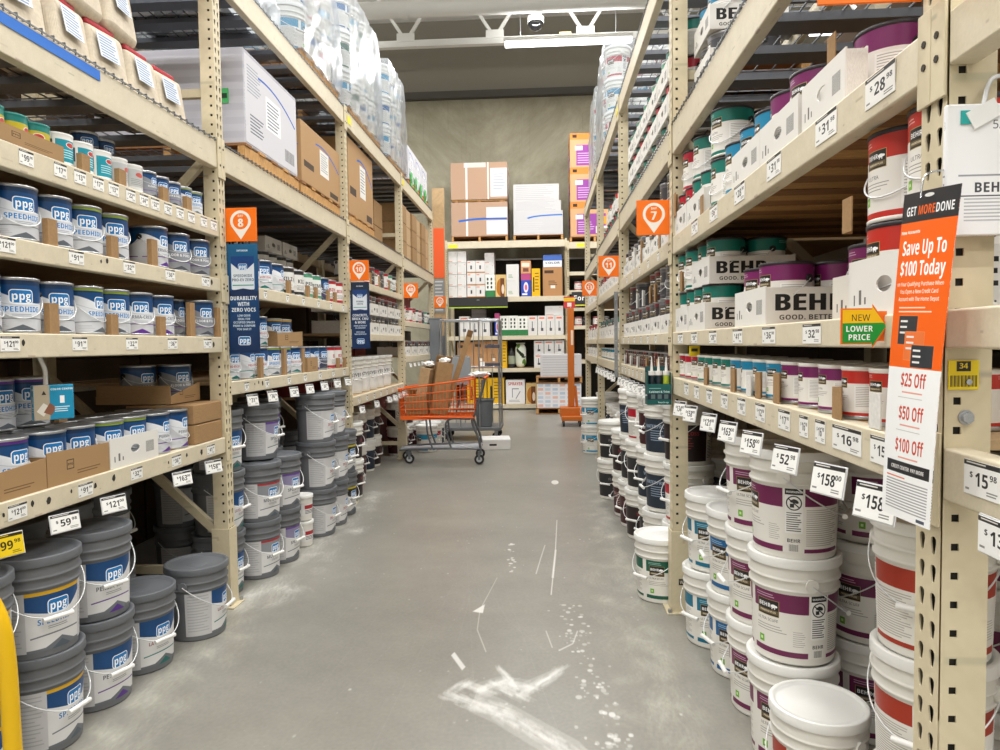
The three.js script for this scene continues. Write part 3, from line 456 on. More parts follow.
// price tags: one sheet of printed tags, a cell for each
const PRICES = ['99.98', '17.98', '13.98', '22.98', '91.98', '59.98', '121.00', '32.98', '24.98', '16.98', '15.98', '28.98', '31.98', '158.00', '134.00', '52.98', '36.98', '18.97', '41.98', '163.00', '9.98', '26.98', '47.98', '12.98'];
const tagTex = canvasTex(1024, 576, (g) => PRICES.forEach((p, i) => { const x = (i % 6) * 170, y = Math.floor(i / 6) * 128; g.fillStyle = '#f4f3ef'; g.fillRect(x, y, 170, 128); g.fillStyle = '#2c2a29'; g.fillRect(x, y, 170, 18); lines(g, x + 12, y + 5, 100, 1, 1, 5, '#dcd8d0');
  const [a, b] = p.split('.'); txt(g, '$', x + 36, y + 52, 30, '#1a1a1a'); txt(g, a, x + 86, y + 66, 70, '#1a1a1a', 'bold', 'center', a.length > 2 ? 0.7 : 0.85); txt(g, b, x + 140, y + 48, 30, '#1a1a1a'); lines(g, x + 110, y + 100, 50, 2, 10, 5, '#8d8a86'); lines(g, x + 8, y + 104, 26, 1, 1, 8, '#8d8a86'); if (i === 0) { g.fillStyle = '#33302b'; g.fillRect(0, 512, 84, 64); txt(g, 'WS', 42, 545, 44, '#cfc8b8'); } }));
const wsGeo = (() => { const g = pbx(0.042, 0.034, 0.001), U = g.attributes.uv; for (let k = 0; k < U.count; k++) U.setXY(k, (U.getX(k) * 84) / 1024, (U.getY(k) * 64) / 576); return g; })();
const TAGM = printed(tagTex, 0.45), TAGY = std({ map: tagTex, color: '#f2d21a', roughness: 0.45 }), CLEARP = plain('#dedfe0', 0.25);
const tagGeo = (i, w, h) => once(['tag', i, w, h].join(), () => { const g = new THREE.BoxGeometry(w, h, 0.0015), U = g.attributes.uv, u0 = ((i % 6) * 170) / 1024, v1 = 1 - (Math.floor(i / 6) * 128) / 576; for (let k = 0; k < U.count; k++) { const front = k >= 16 && k < 20; U.setXY(k, u0 + (front ? U.getX(k) : 0.5) * (170 / 1024), v1 - (front ? 1 - U.getY(k) : 0.3) * (128 / 576)); } return g; });
function priceTag(sh, z, price, o = {}) {
  const { w = 0.062, h = 0.05, hang = false, yellow = false, dy = 0 } = o, s = sideOf(sh), i = PRICES.indexOf(price), [y0, y1] = LVL[sh.slice(0, 2)][sh[2]];
  const place = `the ${LV[sh[2]]} beam of the ${bayName(sh)}`, d = `${yellow ? 'yellow' : 'white'} price tag${hang ? ' hanging' : ''}`;
  const t = thing('price_tag', `${d}, ${nth(d + sh)} ${hang ? 'under' : 'stuck on'} ${place}`, 'price tag', hang ? [faceOf(sh) + s * 0.03, y0 - 0.012, z] : [faceOf(sh) + s * 0.0015, (y0 + y1) / 2 + dy, z], 0, `price tags at ${place}`);
  const inner = new THREE.Group(); 
  const m = part('printed_face', tagGeo(i, w, h), yellow ? TAGY : TAGM, t);
  if (hang) { t.rotation.set(0, s * (Math.PI / 2 - 0.3), 0); m.position.y = -h / 2; m.rotation.x = -0.18; m.rotation.z = -s * 0.02; part('holder', bx(w + 0.006, h + 0.006, 0.002, 0, -0.0, -0.0025), CLEARP, m); } else m.rotation.y = s * Math.PI / 2;
  return t;
}
// cartons
const cartonPrint = (base, draw) => printed(canvasTex(384, 384, (g) => { g.fillStyle = base; g.fillRect(0, 0, 384, 384); draw && draw(g); }), 0.75);
function carton(label, w, h, d, pos, mat, o = {}) {    // pos = centre of the base
  const t = thing(o.name || 'carton', label, o.cat || 'box', pos, o.turn || 0, o.group);
  part('body', once(['carton', w, h, d].join(), () => { const g = new RoundedBoxGeometry(w, h, d, 1, Math.min(0.006, w / 8)); return g.translate(0, h / 2, 0); }), mat, t);
  if (o.tape !== false) { part('tape', bx(Math.min(0.05, w * 0.2), 0.0016, d * 0.99, 0, h + 0.0006, 0), o.tapeMat || plain('#c9b48c', 0.35), t); part('seam', bx(0.003, 0.001, d * 0.98, 0, h + 0.002, 0), plain('#5f4a30', 0.8), t); }
  if (o.sticker) { const [sw, sh2, sx, sy, side] = o.sticker; part('sticker', side === 'x' ? bx(0.0016, sh2, sw, w / 2 + 0.001, sy, sx) : bx(sw, sh2, 0.0016, sx, sy, d / 2 + 0.001), PAPER, t); }
  return t;
}
function pallet(label, x, y, z, w, d) {         // w along x, d along z
  const t = thing('wood_pallet', label, 'pallet', [x, y, z]);
  for (let i = 0; i < 5; i++) part('deck_board', bx(w, 0.016, 0.09), i % 2 ? WOOD : WOODD, t, [0, 0.122, -d / 2 + 0.045 + (i * (d - 0.09)) / 4]);
  for (let i = 0; i < 3; i++) part('stringer', bx(0.045, 0.09, d), WOOD, t, [-w / 2 + 0.03 + (i * (w - 0.06)) / 2, 0.067, 0]);
  for (let i = 0; i < 3; i++) part('bottom_board', bx(w, 0.016, 0.09), WOODD, t, [0, 0.012, -d / 2 + 0.045 + (i * (d - 0.09)) / 2]);
  return t;
}
function wrap(label, x, y, z, w, h, d, top = 0.92, sd = 1) {   // crumpled clear film around a load
  const g = new THREE.BoxGeometry(w, h, d, 14, 14, 18), p = g.attributes.position, v = V(0, 0, 0);
  for (let i = 0; i < p.count; i++) { v.fromBufferAttribute(p, i); const k = v.y > 0 ? 1 - (1 - top) * (v.y / h) * 2 : 1; const n = noise.noise(v.x * 7 + sd, v.y * 7, v.z * 7) * 0.02 + noise.noise(v.x * 20, v.y * 5 + sd, v.z * 20) * 0.012; const L = Math.hypot(v.x, v.z) || 1; p.setXYZ(i, v.x * k + (v.x / L) * n, v.y + n * 0.6, v.z * k + (v.z / L) * n); }
  g.computeVertexNormals(); const m = new THREE.Mesh(g, FILM); m.name = numbered('stretch_wrap'); m.position.set(x, y + h / 2, z); m.castShadow = m.receiveShadow = true; scene.add(m); return tag(m, label, 'plastic wrap');
}
part('stencil', wsGeo, TAGM, FRAMES.R1, [0.05, 0.17, 0.0497], 'dark stencil reading WS');
{ const stain = plain('#2f2b26', 0.85), blob = (r, k) => { const g = new THREE.CircleGeometry(r, 14), p = g.attributes.position; for (let i = 1; i < p.count; i++) { const a = Math.atan2(p.getY(i), p.getX(i)), f = 0.6 + 0.5 * Math.abs(noise.noise(Math.cos(a) * 2 + k, Math.sin(a) * 2, k)); p.setXYZ(i, p.getX(i) * f, p.getY(i) * f * 1.3, 0); } return g.rotateY(Math.PI / 2); };
  for (const [b, zs] of [['L0c', [-2.16, -2.29, -2.37, -2.49, -2.63, -2.75, -3.17, -3.34, -3.49]], ['L0a', [-2.14, -2.28, -3.66]], ['L0e', [-2.72, -2.76, -3.66]], ['L1c', [-4.18, -4.24, -4.3]], ['L0t', []]]) zs.forEach((z, i) => part('adhesive_stain', blob(0.008 + (i % 3) * 0.004, i + z), stain, BEAMS[b], [0.0006, 0.045 + (i % 2) * 0.008, z - BEAMS[b].position.z])); }
// ---------- left rack, first bay ----------
for (const z of [-2.15, -2.26, -2.37, -2.48]) quart('yellow', 'L0h', z);
{ const t = tray('kraft', 'L0h', -2.35, { w: 0.36, d: 0.14, h: 0.058, inset: 0.004 }); }
for (const z of [-2.6, -2.72, -2.84]) quart('tealTub', 'L0h', z, 0.08);
for (const z of [-2.955, -3.07]) quart('greyTub', 'L0h', z, 0.08);
for (const z of [-3.0, -3.12]) quart('blue', 'L0h', z, 0.23); for (const z of [-2.99, -3.11]) quart('navy', 'L0h', z, 0.23, 0.126, 'stacked above others');
for (const z of [-3.185, -3.295, -3.405]) quart('greyBlue', 'L0h', z, 0.08); for (const z of [-3.515, -3.625, -3.71]) quart('greenRim', 'L0h', z, z < -3.7 ? 0.15 : 0.08);
for (const z of [-2.66, -2.9, -3.24, -3.46]) flap('L0h', z, 0.065, 0.008);
['purpleRim', 'purpleRim', 'blue', 'blue', 'greenRim', 'greenRim'].forEach((k, i) => gallon(k, 'L0e', -2.01 - i * 0.182));
gallon('blue', 'L0e', -3.06, 0.27); ['perma', 'floor', 'floor'].forEach((k, i) => gallon(k, 'L0e', -3.24 - i * 0.21));
for (const [z, h] of [[-2.46, 0.095], [-2.83, 0.09], [-3.13, 0.12]]) flap('L0e', z, h);
['purpleRim', 'purpleRim', 'blue', 'blue', 'greenRim', 'greenRim', 'perma', 'perma'].forEach((k, i) => gallon(k, 'L0a', -2.0 - i * 0.182)); gallon('floor', 'L0a', -3.53, 0.18); gallon('floor', 'L0a', -3.672, 0.095);
for (const [z, h] of [[-2.45, 0.11], [-2.81, 0.085], [-3.18, 0.09], [-3.46, 0.17], [-3.755, 0.16]]) flap('L0a', z, h);
trayed('kraft', 'purpleRim', 'L0c', -1.83, { w: 0.36, h: 0.11, cut: 0.02 }); trayed('kraft', 'purpleRim', 'L0c', -2.2, { w: 0.36, h: 0.11, cut: 0.025 }); trayed('kraft', 'blue', 'L0c', -2.565, { w: 0.36, h: 0.115, cut: -0.01 }); trayed('white', 'greenRim', 'L0c', -2.93, { w: 0.36, h: 0.125 });
for (const [z, i] of [[-3.2, 0.1], [-3.2, 0.28], [-3.37, 0.1], [-3.37, 0.28]]) gallon('perma', 'L0c', z, i);
for (const z of [-2.44, -2.62]) gallon('purpleRim', 'L0c', z, 0.27, 0.2, 'set on other cans'); flap('L0c', -2.74, 0.12, 0.2, 0.2);
{ const x = XL - 0.19, a = carton('brown sealed carton, lower of two by the post on the left rack\'s lowest shelf', 0.36, 0.1, 0.31, [x, 0.961, -3.6], KRAFT, { group: undefined }); carton('brown sealed carton, upper of two by the post on the left rack\'s lowest shelf', 0.36, 0.1, 0.31, [x, 1.065, -3.6], KRAFT);
  tray('kraft', 'L0c', -3.6, { w: 0.3, d: 0.4, h: 0.1, inset: 0.13, lift: 0.21, how: 'on two cartons', cut: 0.06 }); for (const [z, i] of [[-3.665, 0.225], [-3.55, 0.36]]) gallon('floor', 'L0c', z, i, 0.216, 'up on cartons'); }
{ const t = thing('color_card_holder', 'turquoise colour-card holder hanging on a white strip above the gallon cans', 'display', [-1.83, 1.262, -2.5], 0.95);
  const tex = canvasTex(256, 256, (g) => { g.fillStyle = '#1590b8'; g.fillRect(0, 0, 256, 256); g.fillStyle = '#b9ac94'; g.fillRect(0, 0, 100, 256); g.fillStyle = '#2a2724'; poly(g, [[50, 70], [64, 40], [80, 70]], '#2a2724'); poly(g, [[16, 190], [60, 130], [100, 160], [60, 230]], '#e8e3d8'); poly(g, [[60, 200], [100, 130], [140, 165], [110, 225]], '#8f5b45'); txt(g, 'COLOR CENTER', 180, 30, 20, '#fff'); g.fillStyle = '#fff'; g.fillRect(165, 80, 30, 56); lines(g, 130, 160, 100, 3, 16, 7, '#d8f0f8'); });
  part('card_box', new RoundedBoxGeometry(0.135, 0.13, 0.03, 1, 0.004), printed(tex, 0.4), t); part('hanging_strip', tube([[-0.015, 0.06, -0.02], [-0.015, 0.12, -0.02], [-0.035, 0.17, -0.01]], 0.008, 10, 6), WHITE, t); }
[[-2.33, '99.98'], [-2.5, '17.98'], [-2.61, '13.98'], [-2.72, '17.98'], [-2.82, '13.98'], [-2.94, '22.98'], [-3.04, '24.98'], [-3.13, '22.98'], [-3.24, '32.98'], [-3.35, '22.98'], [-3.46, '15.98'], [-3.59, '12.98'], [-3.7, '16.98']].forEach(([z, p]) => priceTag('L0h', z, p, { w: 0.068, dy: 0.01 }));
[[-2.22, '121.00'], [-2.57, '91.98'], [-2.91, '32.98'], [-3.24, '36.98'], [-3.59, '41.98']].forEach(([z, p]) => { priceTag('L0e', z, p, { w: 0.085, dy: 0.006 }); priceTag('L0a', z, p, { w: 0.085, dy: 0.006 }); priceTag('L0c', z, p, { w: 0.085 }); });
[[-2.41, '59.98'], [-2.7, '121.00'], [-3.24, '163.00'], [-3.56, '158.00']].forEach(([z, p]) => priceTag('L0c', z, p, { hang: true, w: 0.11, h: 0.062 })); priceTag('L0c', -2.13, '99.98', { hang: true, yellow: true, w: 0.11, h: 0.07 });
{ const m = part('masking_tape', bx(0.001, 0.04, 1.45), plain('#1a6fd0', 0.6), scene, [XL + 0.003, 2.55, -2.03]); tag(m, 'long strip of bright blue masking tape on the high pallet beam', 'tape'); }
// pails on the floor, left
const W1 = "in the first left bay's front row", W1b = "in the first left bay's rear row";
stack('L', ['gYellow', 'gYellow'], -1.88, -2.43, W1); stack('L', ['gPurple', 'gPurple'], -1.885, -2.75, W1); stack('L', ['gRed'], -1.875, -3.065, W1); stack('L', ['gRed'], -1.79, -3.44, W1, 0.05); stack('L', ['gYellow', 'gYellow'], -1.9, -2.11, W1);
for (const z of [-2.5, -2.82, -3.14, -3.46]) stack('L', ['gPlain', 'gPlain'], -2.3, z, W1b);
const W2 = "in the second left bay's front row", W2b = "in the second left bay's rear row";
stack('L', ['gRed', 'gRed', 'gRed'], -1.94, -4.02, W2); stack('L', ['gMulti', 'gMulti'], -1.84, -4.335, W2); stack('L', ['gViolet', 'gViolet'], -1.82, -4.65, W2); stack('L', ['gViolet'], -1.9, -4.49, 'atop others in the second left bay', -0.1, 0.726);
stack('L', ['gViolet', 'gViolet', 'gViolet'], -2.06, -4.97, W2); stack('L', ['gPlain', 'gPlain', 'gPlain'], -1.77, -5.3, W2, -0.1); stack('L', ['gPlain', 'gPlain', 'gPlain'], -1.76, -5.62, W2, -0.1); stack('L', ['gWarn', 'gWarn'], -1.78, -5.95, W2);
for (const z of [-4.2, -4.55, -5.2, -5.55, -5.9]) stack('L', ['gPlain', 'gPlain'], -2.27, z, W2b);
const W3 = 'under the third left bay'; stack('L', ['dRed', 'dRed'], -1.88, -6.58, W3); for (const [k, z] of [['dMaroon', -6.95], ['dRed', -7.3], ['dMaroon', -7.65], ['dNavy', -8.0], ['dRed', -8.35]]) stack('L', [k, k], -2.12, z, W3);
for (const z of [-9.2, -9.55, -9.9, -10.25]) stack('L', ['dMaroon', 'dRed'], -1.95, z, 'under the fourth left bay');
// small white tubs stacked two high
const TUBP = (() => { const t = new THREE.Group(); part('body', lathe([[0, 0], [0.082, 0], [0.086, 0.01], [0.094, 0.19], [0.095, 0.215]], 32), PAILW, t); part('lid', lathe([[0, 0.226], [0.085, 0.226], [0.09, 0.232], [0.1, 0.23], [0.101, 0.205], [0.096, 0.203]], 32), PAILWL, t); part('label', new THREE.CylinderGeometry(0.094, 0.09, 0.1, 32, 1, true).translate(0, 0.1, 0), printed(canvasTex(512, 128, (g) => { for (const k of [0, 256]) { g.fillStyle = '#ecebe8'; g.fillRect(k, 0, 256, 128); g.fillStyle = '#b0262e'; g.fillRect(k + 80, 10, 110, 44); lines(g, k + 84, 68, 100, 3, 16, 7, '#46434a'); } })), t); return t; })();
['lower', 'upper'].forEach((w, i) => dup(TUBP, 'paint_tub', `small white tub with red label, ${w} of two before the grey pails`, 'tub', [-1.775, 0.001 + i * 0.19, -4.985], -0.4).scale.setScalar(0.8));

// ---------- left rack, second bay ----------
['blue', 'redText', 'redText', 'whiteBlack', 'whiteBlack', 'greenTop', 'greenTop', 'navy', 'whiteRed', 'whiteRed'].forEach((k, i) => gallon(k, 'L1e', -4.33 - i * 0.205));
for (const z of [-4.85, -5.25, -5.44, -5.75, -5.95]) flap('L1e', z, 0.09);
for (const z of [-5.62, -6.0]) { tray('kilz', 'L1e', z, { inset: 0.42, how: 'at the back', w: 0.35 }); gallon('whiteBlack', 'L1e', z - 0.08, 0.52, 0.005, 'at the back'); trayed('kilz', 'whiteBlack', 'L1e', z, { inset: 0.42, lift: 0.2, how: 'second up', rows: 1, w: 0.35 }); tray('behr', 'L1e', z - 0.06, { inset: 0.44, lift: 0.4, how: 'third up', w: 0.35 }); }
['redText', 'redText', 'redText', 'greenRim', 'greenRim', 'redText', 'blue', 'perma', 'navy', 'whiteRed', 'whiteRed'].forEach((k, i) => gallon(k, 'L1c', -4.0 - i * 0.21));
for (const [z, h] of [[-4.32, 0.13], [-4.73, 0.18], [-5.1, 0.18], [-6.0, 0.09], [-6.2, 0.09]]) flap('L1c', z, h); tray('kraft', 'L1c', -5.28, { w: 0.24, h: 0.11, d: 0.02, inset: 0.002 });
gallon('redText', 'L1c', -4.5, 0.13, 0.2, 'set on other cans'); tray('kraft', 'L1c', -4.95, { w: 0.5, h: 0.11, inset: 0.05, lift: 0.196, how: 'set on cans', cut: 0.02 }); for (const z of [-4.84, -5.03]) gallon('yellowRim', 'L1c', z, 0.16, 0.2, 'set on other cans');
for (const z of [-5.5, -5.9]) { trayed('kilz', 'whiteBlack', 'L1c', z, { inset: 0.4, how: 'in the rear row', rows: 1, lift: 0.1 }); }
{ const m = thing('timber_riser', 'pale timber riser under the primer cans of the second left bay', 'board', [XL - 0.58, 1.263, -5.7]); part('board', bx(0.4, 0.02, 0.9, 0, 0.086, 0), WOOD, m); for (const s of [-0.42, 0.42]) part('foot', bx(0.36, 0.076, 0.05, 0, 0.038, s), WOOD, m); }
[[-4.06, '31.98'], [-4.37, '36.98'], [-4.76, '28.98'], [-5.09, '41.98'], [-5.44, '26.98'], [-5.79, '47.98'], [-6.11, '22.98']].forEach(([z, p]) => { priceTag('L1c', z, p); priceTag('L1c', z - 0.02, p, { hang: true, w: 0.09, h: 0.065 }); });
[[-4.38, '28.98'], [-4.77, '31.98'], [-5.09, '36.98'], [-5.44, '26.98'], [-5.77, '22.98'], [-6.13, '41.98']].forEach(([z, p]) => priceTag('L1e', z, p, { w: 0.05 }));
// ---------- left rack, third and fourth bay ----------
{ // white pails with dark lettering on the lowest shelf
  const p = pailProto(PAILW, PAILWL, printed(canvasTex(1760, 430, (g) => { for (const k of [0, 1]) { g.save(); g.translate(k * 880, 0); g.fillStyle = '#ecebe8'; g.fillRect(0, 0, 880, 430); txt(g, 'COVER', 300, 110, 130, '#241f22'); txt(g, 'BOND', 300, 260, 130, '#a32631'); txt(g, 'PRIMER', 300, 370, 70, '#241f22'); txt(g, 'COVER', 740, 110, 100, '#241f22'); g.restore(); } })), true);
  for (const [i, z] of [-6.62, -6.95, -7.28, -7.61, -7.94, -8.3].entries()) dup(p, 'paint_pail', `white pail with black and red lettering, ${ORD[i]} along the third left bay's lowest shelf`, 'pail', [XL - 0.2, 0.978, z], rr(-0.4, 0), 'lettered white pails on the third left bay'); }
for (const z of [-6.55, -6.95, -7.35, -7.75, -8.15, -8.52]) { trayed('white', 'dark', 'L2a', z, { w: 0.35, h: 0.12, rows: 1 }); trayed('white', ['darkRed', 'dark'], 'L2a', z, { w: 0.35, h: 0.12, rows: 1, lift: 0.2, how: 'stacked up' }); }
['whiteBlack', 'whiteRed', 'whiteRed', 'crimson', 'darkRed', 'crimson', 'dark', 'whiteRed', 'greenTop', 'whiteBlack'].forEach((k, i) => gallon(k, 'L2e', -6.5 - i * 0.22)); for (const z of [-7.2, -7.6, -8.1, -8.5]) flap('L2e', z, 0.12);
[-6.6, -6.9, -7.2, -7.5, -7.8, -8.1, -8.4, -8.65].forEach((z, i) => { priceTag('L2c', z, PRICES[(i * 5 + 3) % 24]); if (i % 2 === 0 || i > 4) priceTag('L2c', z, PRICES[(i * 3 + 5) % 24], { hang: true, w: 0.09, h: 0.065 }); });
['whiteRed', 'crimson', 'whiteRed', 'crimson', 'whiteBlack', 'whiteRed', 'dark', 'greenTop', 'whiteBlack'].forEach((k, i) => gallon(k, 'L3a', -9.05 - i * 0.24)); for (const z of [-9.1, -9.6, -10.1, -10.6, -11.0]) trayed('white', ['dark', 'darkRed'], 'L3c', z, { w: 0.36, rows: 1 });
[-9.1, -9.4, -9.7, -10, -10.3, -10.6, -10.9, -11.15].forEach((z, i) => priceTag('L3c', z, PRICES[(i * 7 + 2) % 24], { hang: true, w: 0.055, h: 0.05 }));
{ const t = thing('end_display', 'tall display of pale board, orange panel and grey print at the left rack end', 'display', [XL + 0.08, 1.6, -11.45]); part('frame_board', bx(0.2, 2.4, 0.03, 0, 1.2, 0), KRAFTL, t); part('orange_panel', bx(0.18, 0.8, 0.01, 0, 1.35, 0.02), plain('#f0622a', 0.5), t); part('print_panel', pbx(0.18, 0.55, 0.01, 0, 0.65, 0.02), printed(canvasTex(128, 384, (g) => { g.fillStyle = '#8c8e90'; g.fillRect(0, 0, 128, 384); lines(g, 14, 20, 96, 9, 40, 16, '#c9cacb'); })), t); part('foot', bx(0.2, 1.6, 0.03, 0, -0.8, 0), GREYP, t); }

const DRED = plain('#7a2320', 0.75), DGREY = plain('#55504c', 0.8);
for (const [i, z] of [-9.3, -9.86, -10.42, -10.98].entries()) { carton(`dark red carton, ${ORD[i]} along the back of the fourth left bay's eye-level shelf`, 0.5, 0.52, 0.54, [XL - 0.62, 1.771, z], DRED, { tape: false }); carton(`dark grey carton, ${ORD[i]} along the back of the fourth left bay's lowest shelf`, 0.5, 0.36, 0.54, [XL - 0.62, 1.316, z], DGREY, { tape: false }); }
for (const [i, z] of [-6.75, -7.35, -7.95, -8.5].entries()) carton(`dark red carton, ${ORD[i]} along the back of the third left bay's lowest shelf`, 0.4, 0.48, 0.5, [XL - 0.68, 0.978, z], DRED, { tape: false });
for (const [i, z] of [-9.2, -9.9, -10.6].entries()) carton(`dark red carton, ${ORD[i]} along the floor at the back of the fourth left bay`, 0.4, 0.8, 0.6, [XL - 0.75, 0.001, z], DRED, { tape: false });

// ---------- high levels, left ----------
const PT = 2.581, TT = 3.601;
{ // paper sacks
  const sackG = (() => { const g = new RoundedBoxGeometry(0.34, 0.26, 0.25, 4, 0.035), p = g.attributes.position; for (let i = 0; i < p.count; i++) { const x = p.getX(i), y = p.getY(i), z = p.getZ(i), n = noise.noise(x * 11, y * 11, z * 11) * 0.018; const k = y > 0 ? 1 - y * 1.5 : 1; p.setXYZ(i, x * k + n, y + n * 0.5 + 0.13, z * (1 - Math.max(0, y) * 0.5) + n); } g.computeVertexNormals(); return metreUV(g); })();
  const sackP = new THREE.Group(); part('body', sackG, std({ map: GRAIN, color: '#ddd0ba', roughness: 0.8 }), sackP); part('closure', rbx(0.2, 0.03, 0.18, 0.012, 0.02, 0.262, 0), plain('#b8303c', 0.6), sackP);
  part('label', pbx(0.002, 0.11, 0.12).rotateZ(0.2).translate(0.168, 0.165, 0.02), printed(canvasTex(128, 96, (g) => { g.fillStyle = '#d3d9e2'; g.fillRect(0, 0, 128, 96); lines(g, 10, 8, 106, 8, 11, 6, '#7e90ab'); })), sackP);
  [-1.95, -2.21, -2.47, -2.73, -2.99, -3.25, -3.5].forEach((z, i) => dup(sackP, 'paper_sack', `beige paper sack with red closure, ${ORD[i]} along the lower layer of the sack pile`, 'sack', [XL - 0.25, PT, z], rr(-0.15, 0.1), 'beige paper sacks on the high pallet level'));
  [-2.08, -2.34, -2.6, -2.86, -3.12].forEach((z, i) => dup(sackP, 'paper_sack', `beige paper sack with red closure, ${ORD[i]} along the upper layer of the sack pile`, 'sack', [XL - 0.28, PT + 0.275, z], rr(-0.15, 0.1), 'beige paper sacks on the high pallet level')); }
const wrapPrint = cartonPrint('#d6d5da', (g) => { lines(g, 16, 40, 90, 9, 14, 5, '#9aa0ac'); g.strokeStyle = '#2458b8'; g.lineWidth = 9; g.beginPath(); g.moveTo(90, 60); g.quadraticCurveTo(230, 40, 370, 150); g.stroke(); g.fillStyle = '#f4f4f6'; g.fillRect(140, 110, 110, 150); lines(g, 150, 130, 90, 8, 16, 6, '#6f7684'); lines(g, 30, 250, 90, 6, 15, 6, '#5d6470'); barcode(g, 280, 290, 80, 60); });
const kraftPrint = cartonPrint('#b58f63', (g) => { g.strokeStyle = '#2a66c0'; g.lineWidth = 10; g.beginPath(); g.moveTo(130, 80); g.quadraticCurveTo(240, 40, 372, 160); g.stroke(); g.fillStyle = '#e9e7e2'; g.fillRect(170, 90, 90, 170); lines(g, 180, 110, 70, 8, 16, 5, '#8a8d94'); g.fillStyle = '#4a3a2a'; g.fillRect(20, 240, 90, 40); g.fillRect(270, 330, 90, 36); });
const greyWrap = cartonPrint('#c2c1c8', (g) => { for (let i = 0; i < 14; i++) { g.fillStyle = i % 2 ? '#c6c5cc' : '#bdbcc4'; g.fillRect(0, i * 28, 384, 26); } });
pallet('wooden pallet under the white wrapped load by the first left post', XL - 0.54, PT, -4.72, 1.0, 0.95); carton('white film-wrapped load with printed side, on a pallet behind the bay 8 sign', 0.96, 0.58, 0.92, [XL - 0.53, PT + 0.131, -4.72], greyWrap, { tape: false, cat: 'load' });
part('printed_side', pbx(0.003, 0.54, 0.9, 0.481, 0.285, 0), wrapPrint, scene.children[scene.children.length - 1]);
{ const t = thing('green_label', 'bright green shipping label on the white wrapped load', 'label', [XL - 0.2, PT + 0.42, -4.257]); part('paper', bx(0.11, 0.09, 0.001), plain('#4dbb6a', 0.6), t); part('printed_block', bx(0.08, 0.03, 0.0015, 0.005, 0.0, 0.001), plain('#20402a', 0.6), t); }
pallet('wooden pallet under the brown load beside the second left post', XL - 0.54, PT, -5.75, 1.0, 1.0); carton('brown carton load with white paper and blue swoosh, on a pallet', 0.98, 0.46, 1.0, [XL - 0.53, PT + 0.131, -5.75], kraftPrint, { cat: 'load' });
pallet('wooden pallet under the tan wrapped load of the third left bay', XL - 0.54, PT, -7.05, 1.0, 1.0); carton('tan film-wrapped carton load with green label, in the third left bay', 0.96, 0.72, 0.95, [XL - 0.53, PT + 0.131, -7.05], kraftPrint, { cat: 'load' });
for (const [i, y, z] of [[0, 0, -7.95], [1, 0.3, -7.95], [2, 0, -8.4], [3, 0.3, -8.4]]) carton(`brown closed carton, ${['near lower', 'near upper', 'far lower', 'far upper'][i]} of four on the third left bay's pallet level`, 0.6, 0.295, 0.42, [XL - 0.5, PT + y, z], KRAFT, {});
for (let r = 0; r < 3; r++) for (let k = 0; k < 6; k++) carton(`small kraft carton, ${ORD[k]} along, ${['bottom', 'middle', 'top'][r]} tier of the fourth left bay's pallet level`, 0.38, 0.23, 0.34, [XL - 0.22 - (k % 2) * 0.02, PT + r * 0.234, -9.12 - k * 0.38], k % 2 ? KRAFTL : KRAFT, { group: 'small kraft cartons in the fourth left bay' });
// topmost: wrapped pallets of white pails
function pailLoad(side, where, x, z0, nx, nz, ny, kinds, h) {
  const s = side === 'L' ? 1 : -1;
  pallet(`wooden pallet under ${where}`, x, TT, z0 - (nz - 1) * 0.157, nx * 0.32, nz * 0.32);
  for (let a = 0; a < nx; a++) for (let b = 0; b < nz; b++) for (let c = 0; c < ny; c++) { if (a > 0 && c < ny - 1 && b > 0) continue; dup(PAIL[kinds[(b + c) % kinds.length]][1], 'paint_pail', `${PAIL[kinds[(b + c) % kinds.length]][0]} tier ${['one', 'two', 'three'][c]}, ${nth(where + c + kinds[(b + c) % kinds.length])} in ${where}`, 'pail', [x + s * (nx / 2 - 0.5 - a) * 0.314, TT + 0.132 + c * 0.366, z0 - b * 0.314], s > 0 ? rr(-0.6, 0) : Math.PI + rr(0, 0.6), `wrapped pails in ${where}`); }
  wrap(`cloudy stretch film around ${where}`, x, TT + 0.1, z0 - (nz - 1) * 0.157, nx * 0.335, ny * 0.366 + 0.08, nz * 0.335, 0.95, z0);
}
pailLoad('L', 'the second left bay load', XL - 0.52, -5.5, 3, 3, 2, ['sky', 'blue', 'crimson'], 2);
pailLoad('L', 'the third left bay load', XL - 0.52, -6.8, 3, 4, 3, ['sky', 'green', 'blue'], 3);
{ const t = wrap('crumpled bundle of clear film and white bags, topmost left level', XL - 0.55, TT, -4.55, 0.95, 0.5, 0.9, 0.75, 9); carton('white wrapped box inside the crumpled film bundle', 0.7, 0.36, 0.7, [XL - 0.56, TT, -4.55], PAPER, { tape: false }); }
pailLoad('L', 'the post-side left load', XL - 0.52, -8.55, 3, 3, 3, ['sky', 'blue'], 3);
pallet('wooden pallet under the white cartons of the fourth left bay', XL - 0.54, TT, -10.4, 1, 1.6); for (const [i, z] of [-9.87, -10.4, -10.93].entries()) carton(`white film-wrapped carton, ${['near', 'middle', 'far'][i]} one on the fourth left bay's top`, 0.95, 0.46, 0.52, [XL - 0.53, TT + 0.131, z], wrapPrint, { tape: false });
for (const [i, z] of [-9.75, -10.1, -10.5, -10.9].entries()) { const t = thing('green_label', `green paper label at the foot of the white cartons, ${ORD[i]} along`, 'label', [XL - 0.035, TT + 0.15, z]); part('paper', bx(0.003, 0.2, 0.14), plain('#4fbf5f', 0.6), t); part('printed_block', bx(0.004, 0.06, 0.06, 0, -0.02, 0), plain('#214527', 0.6), t); }
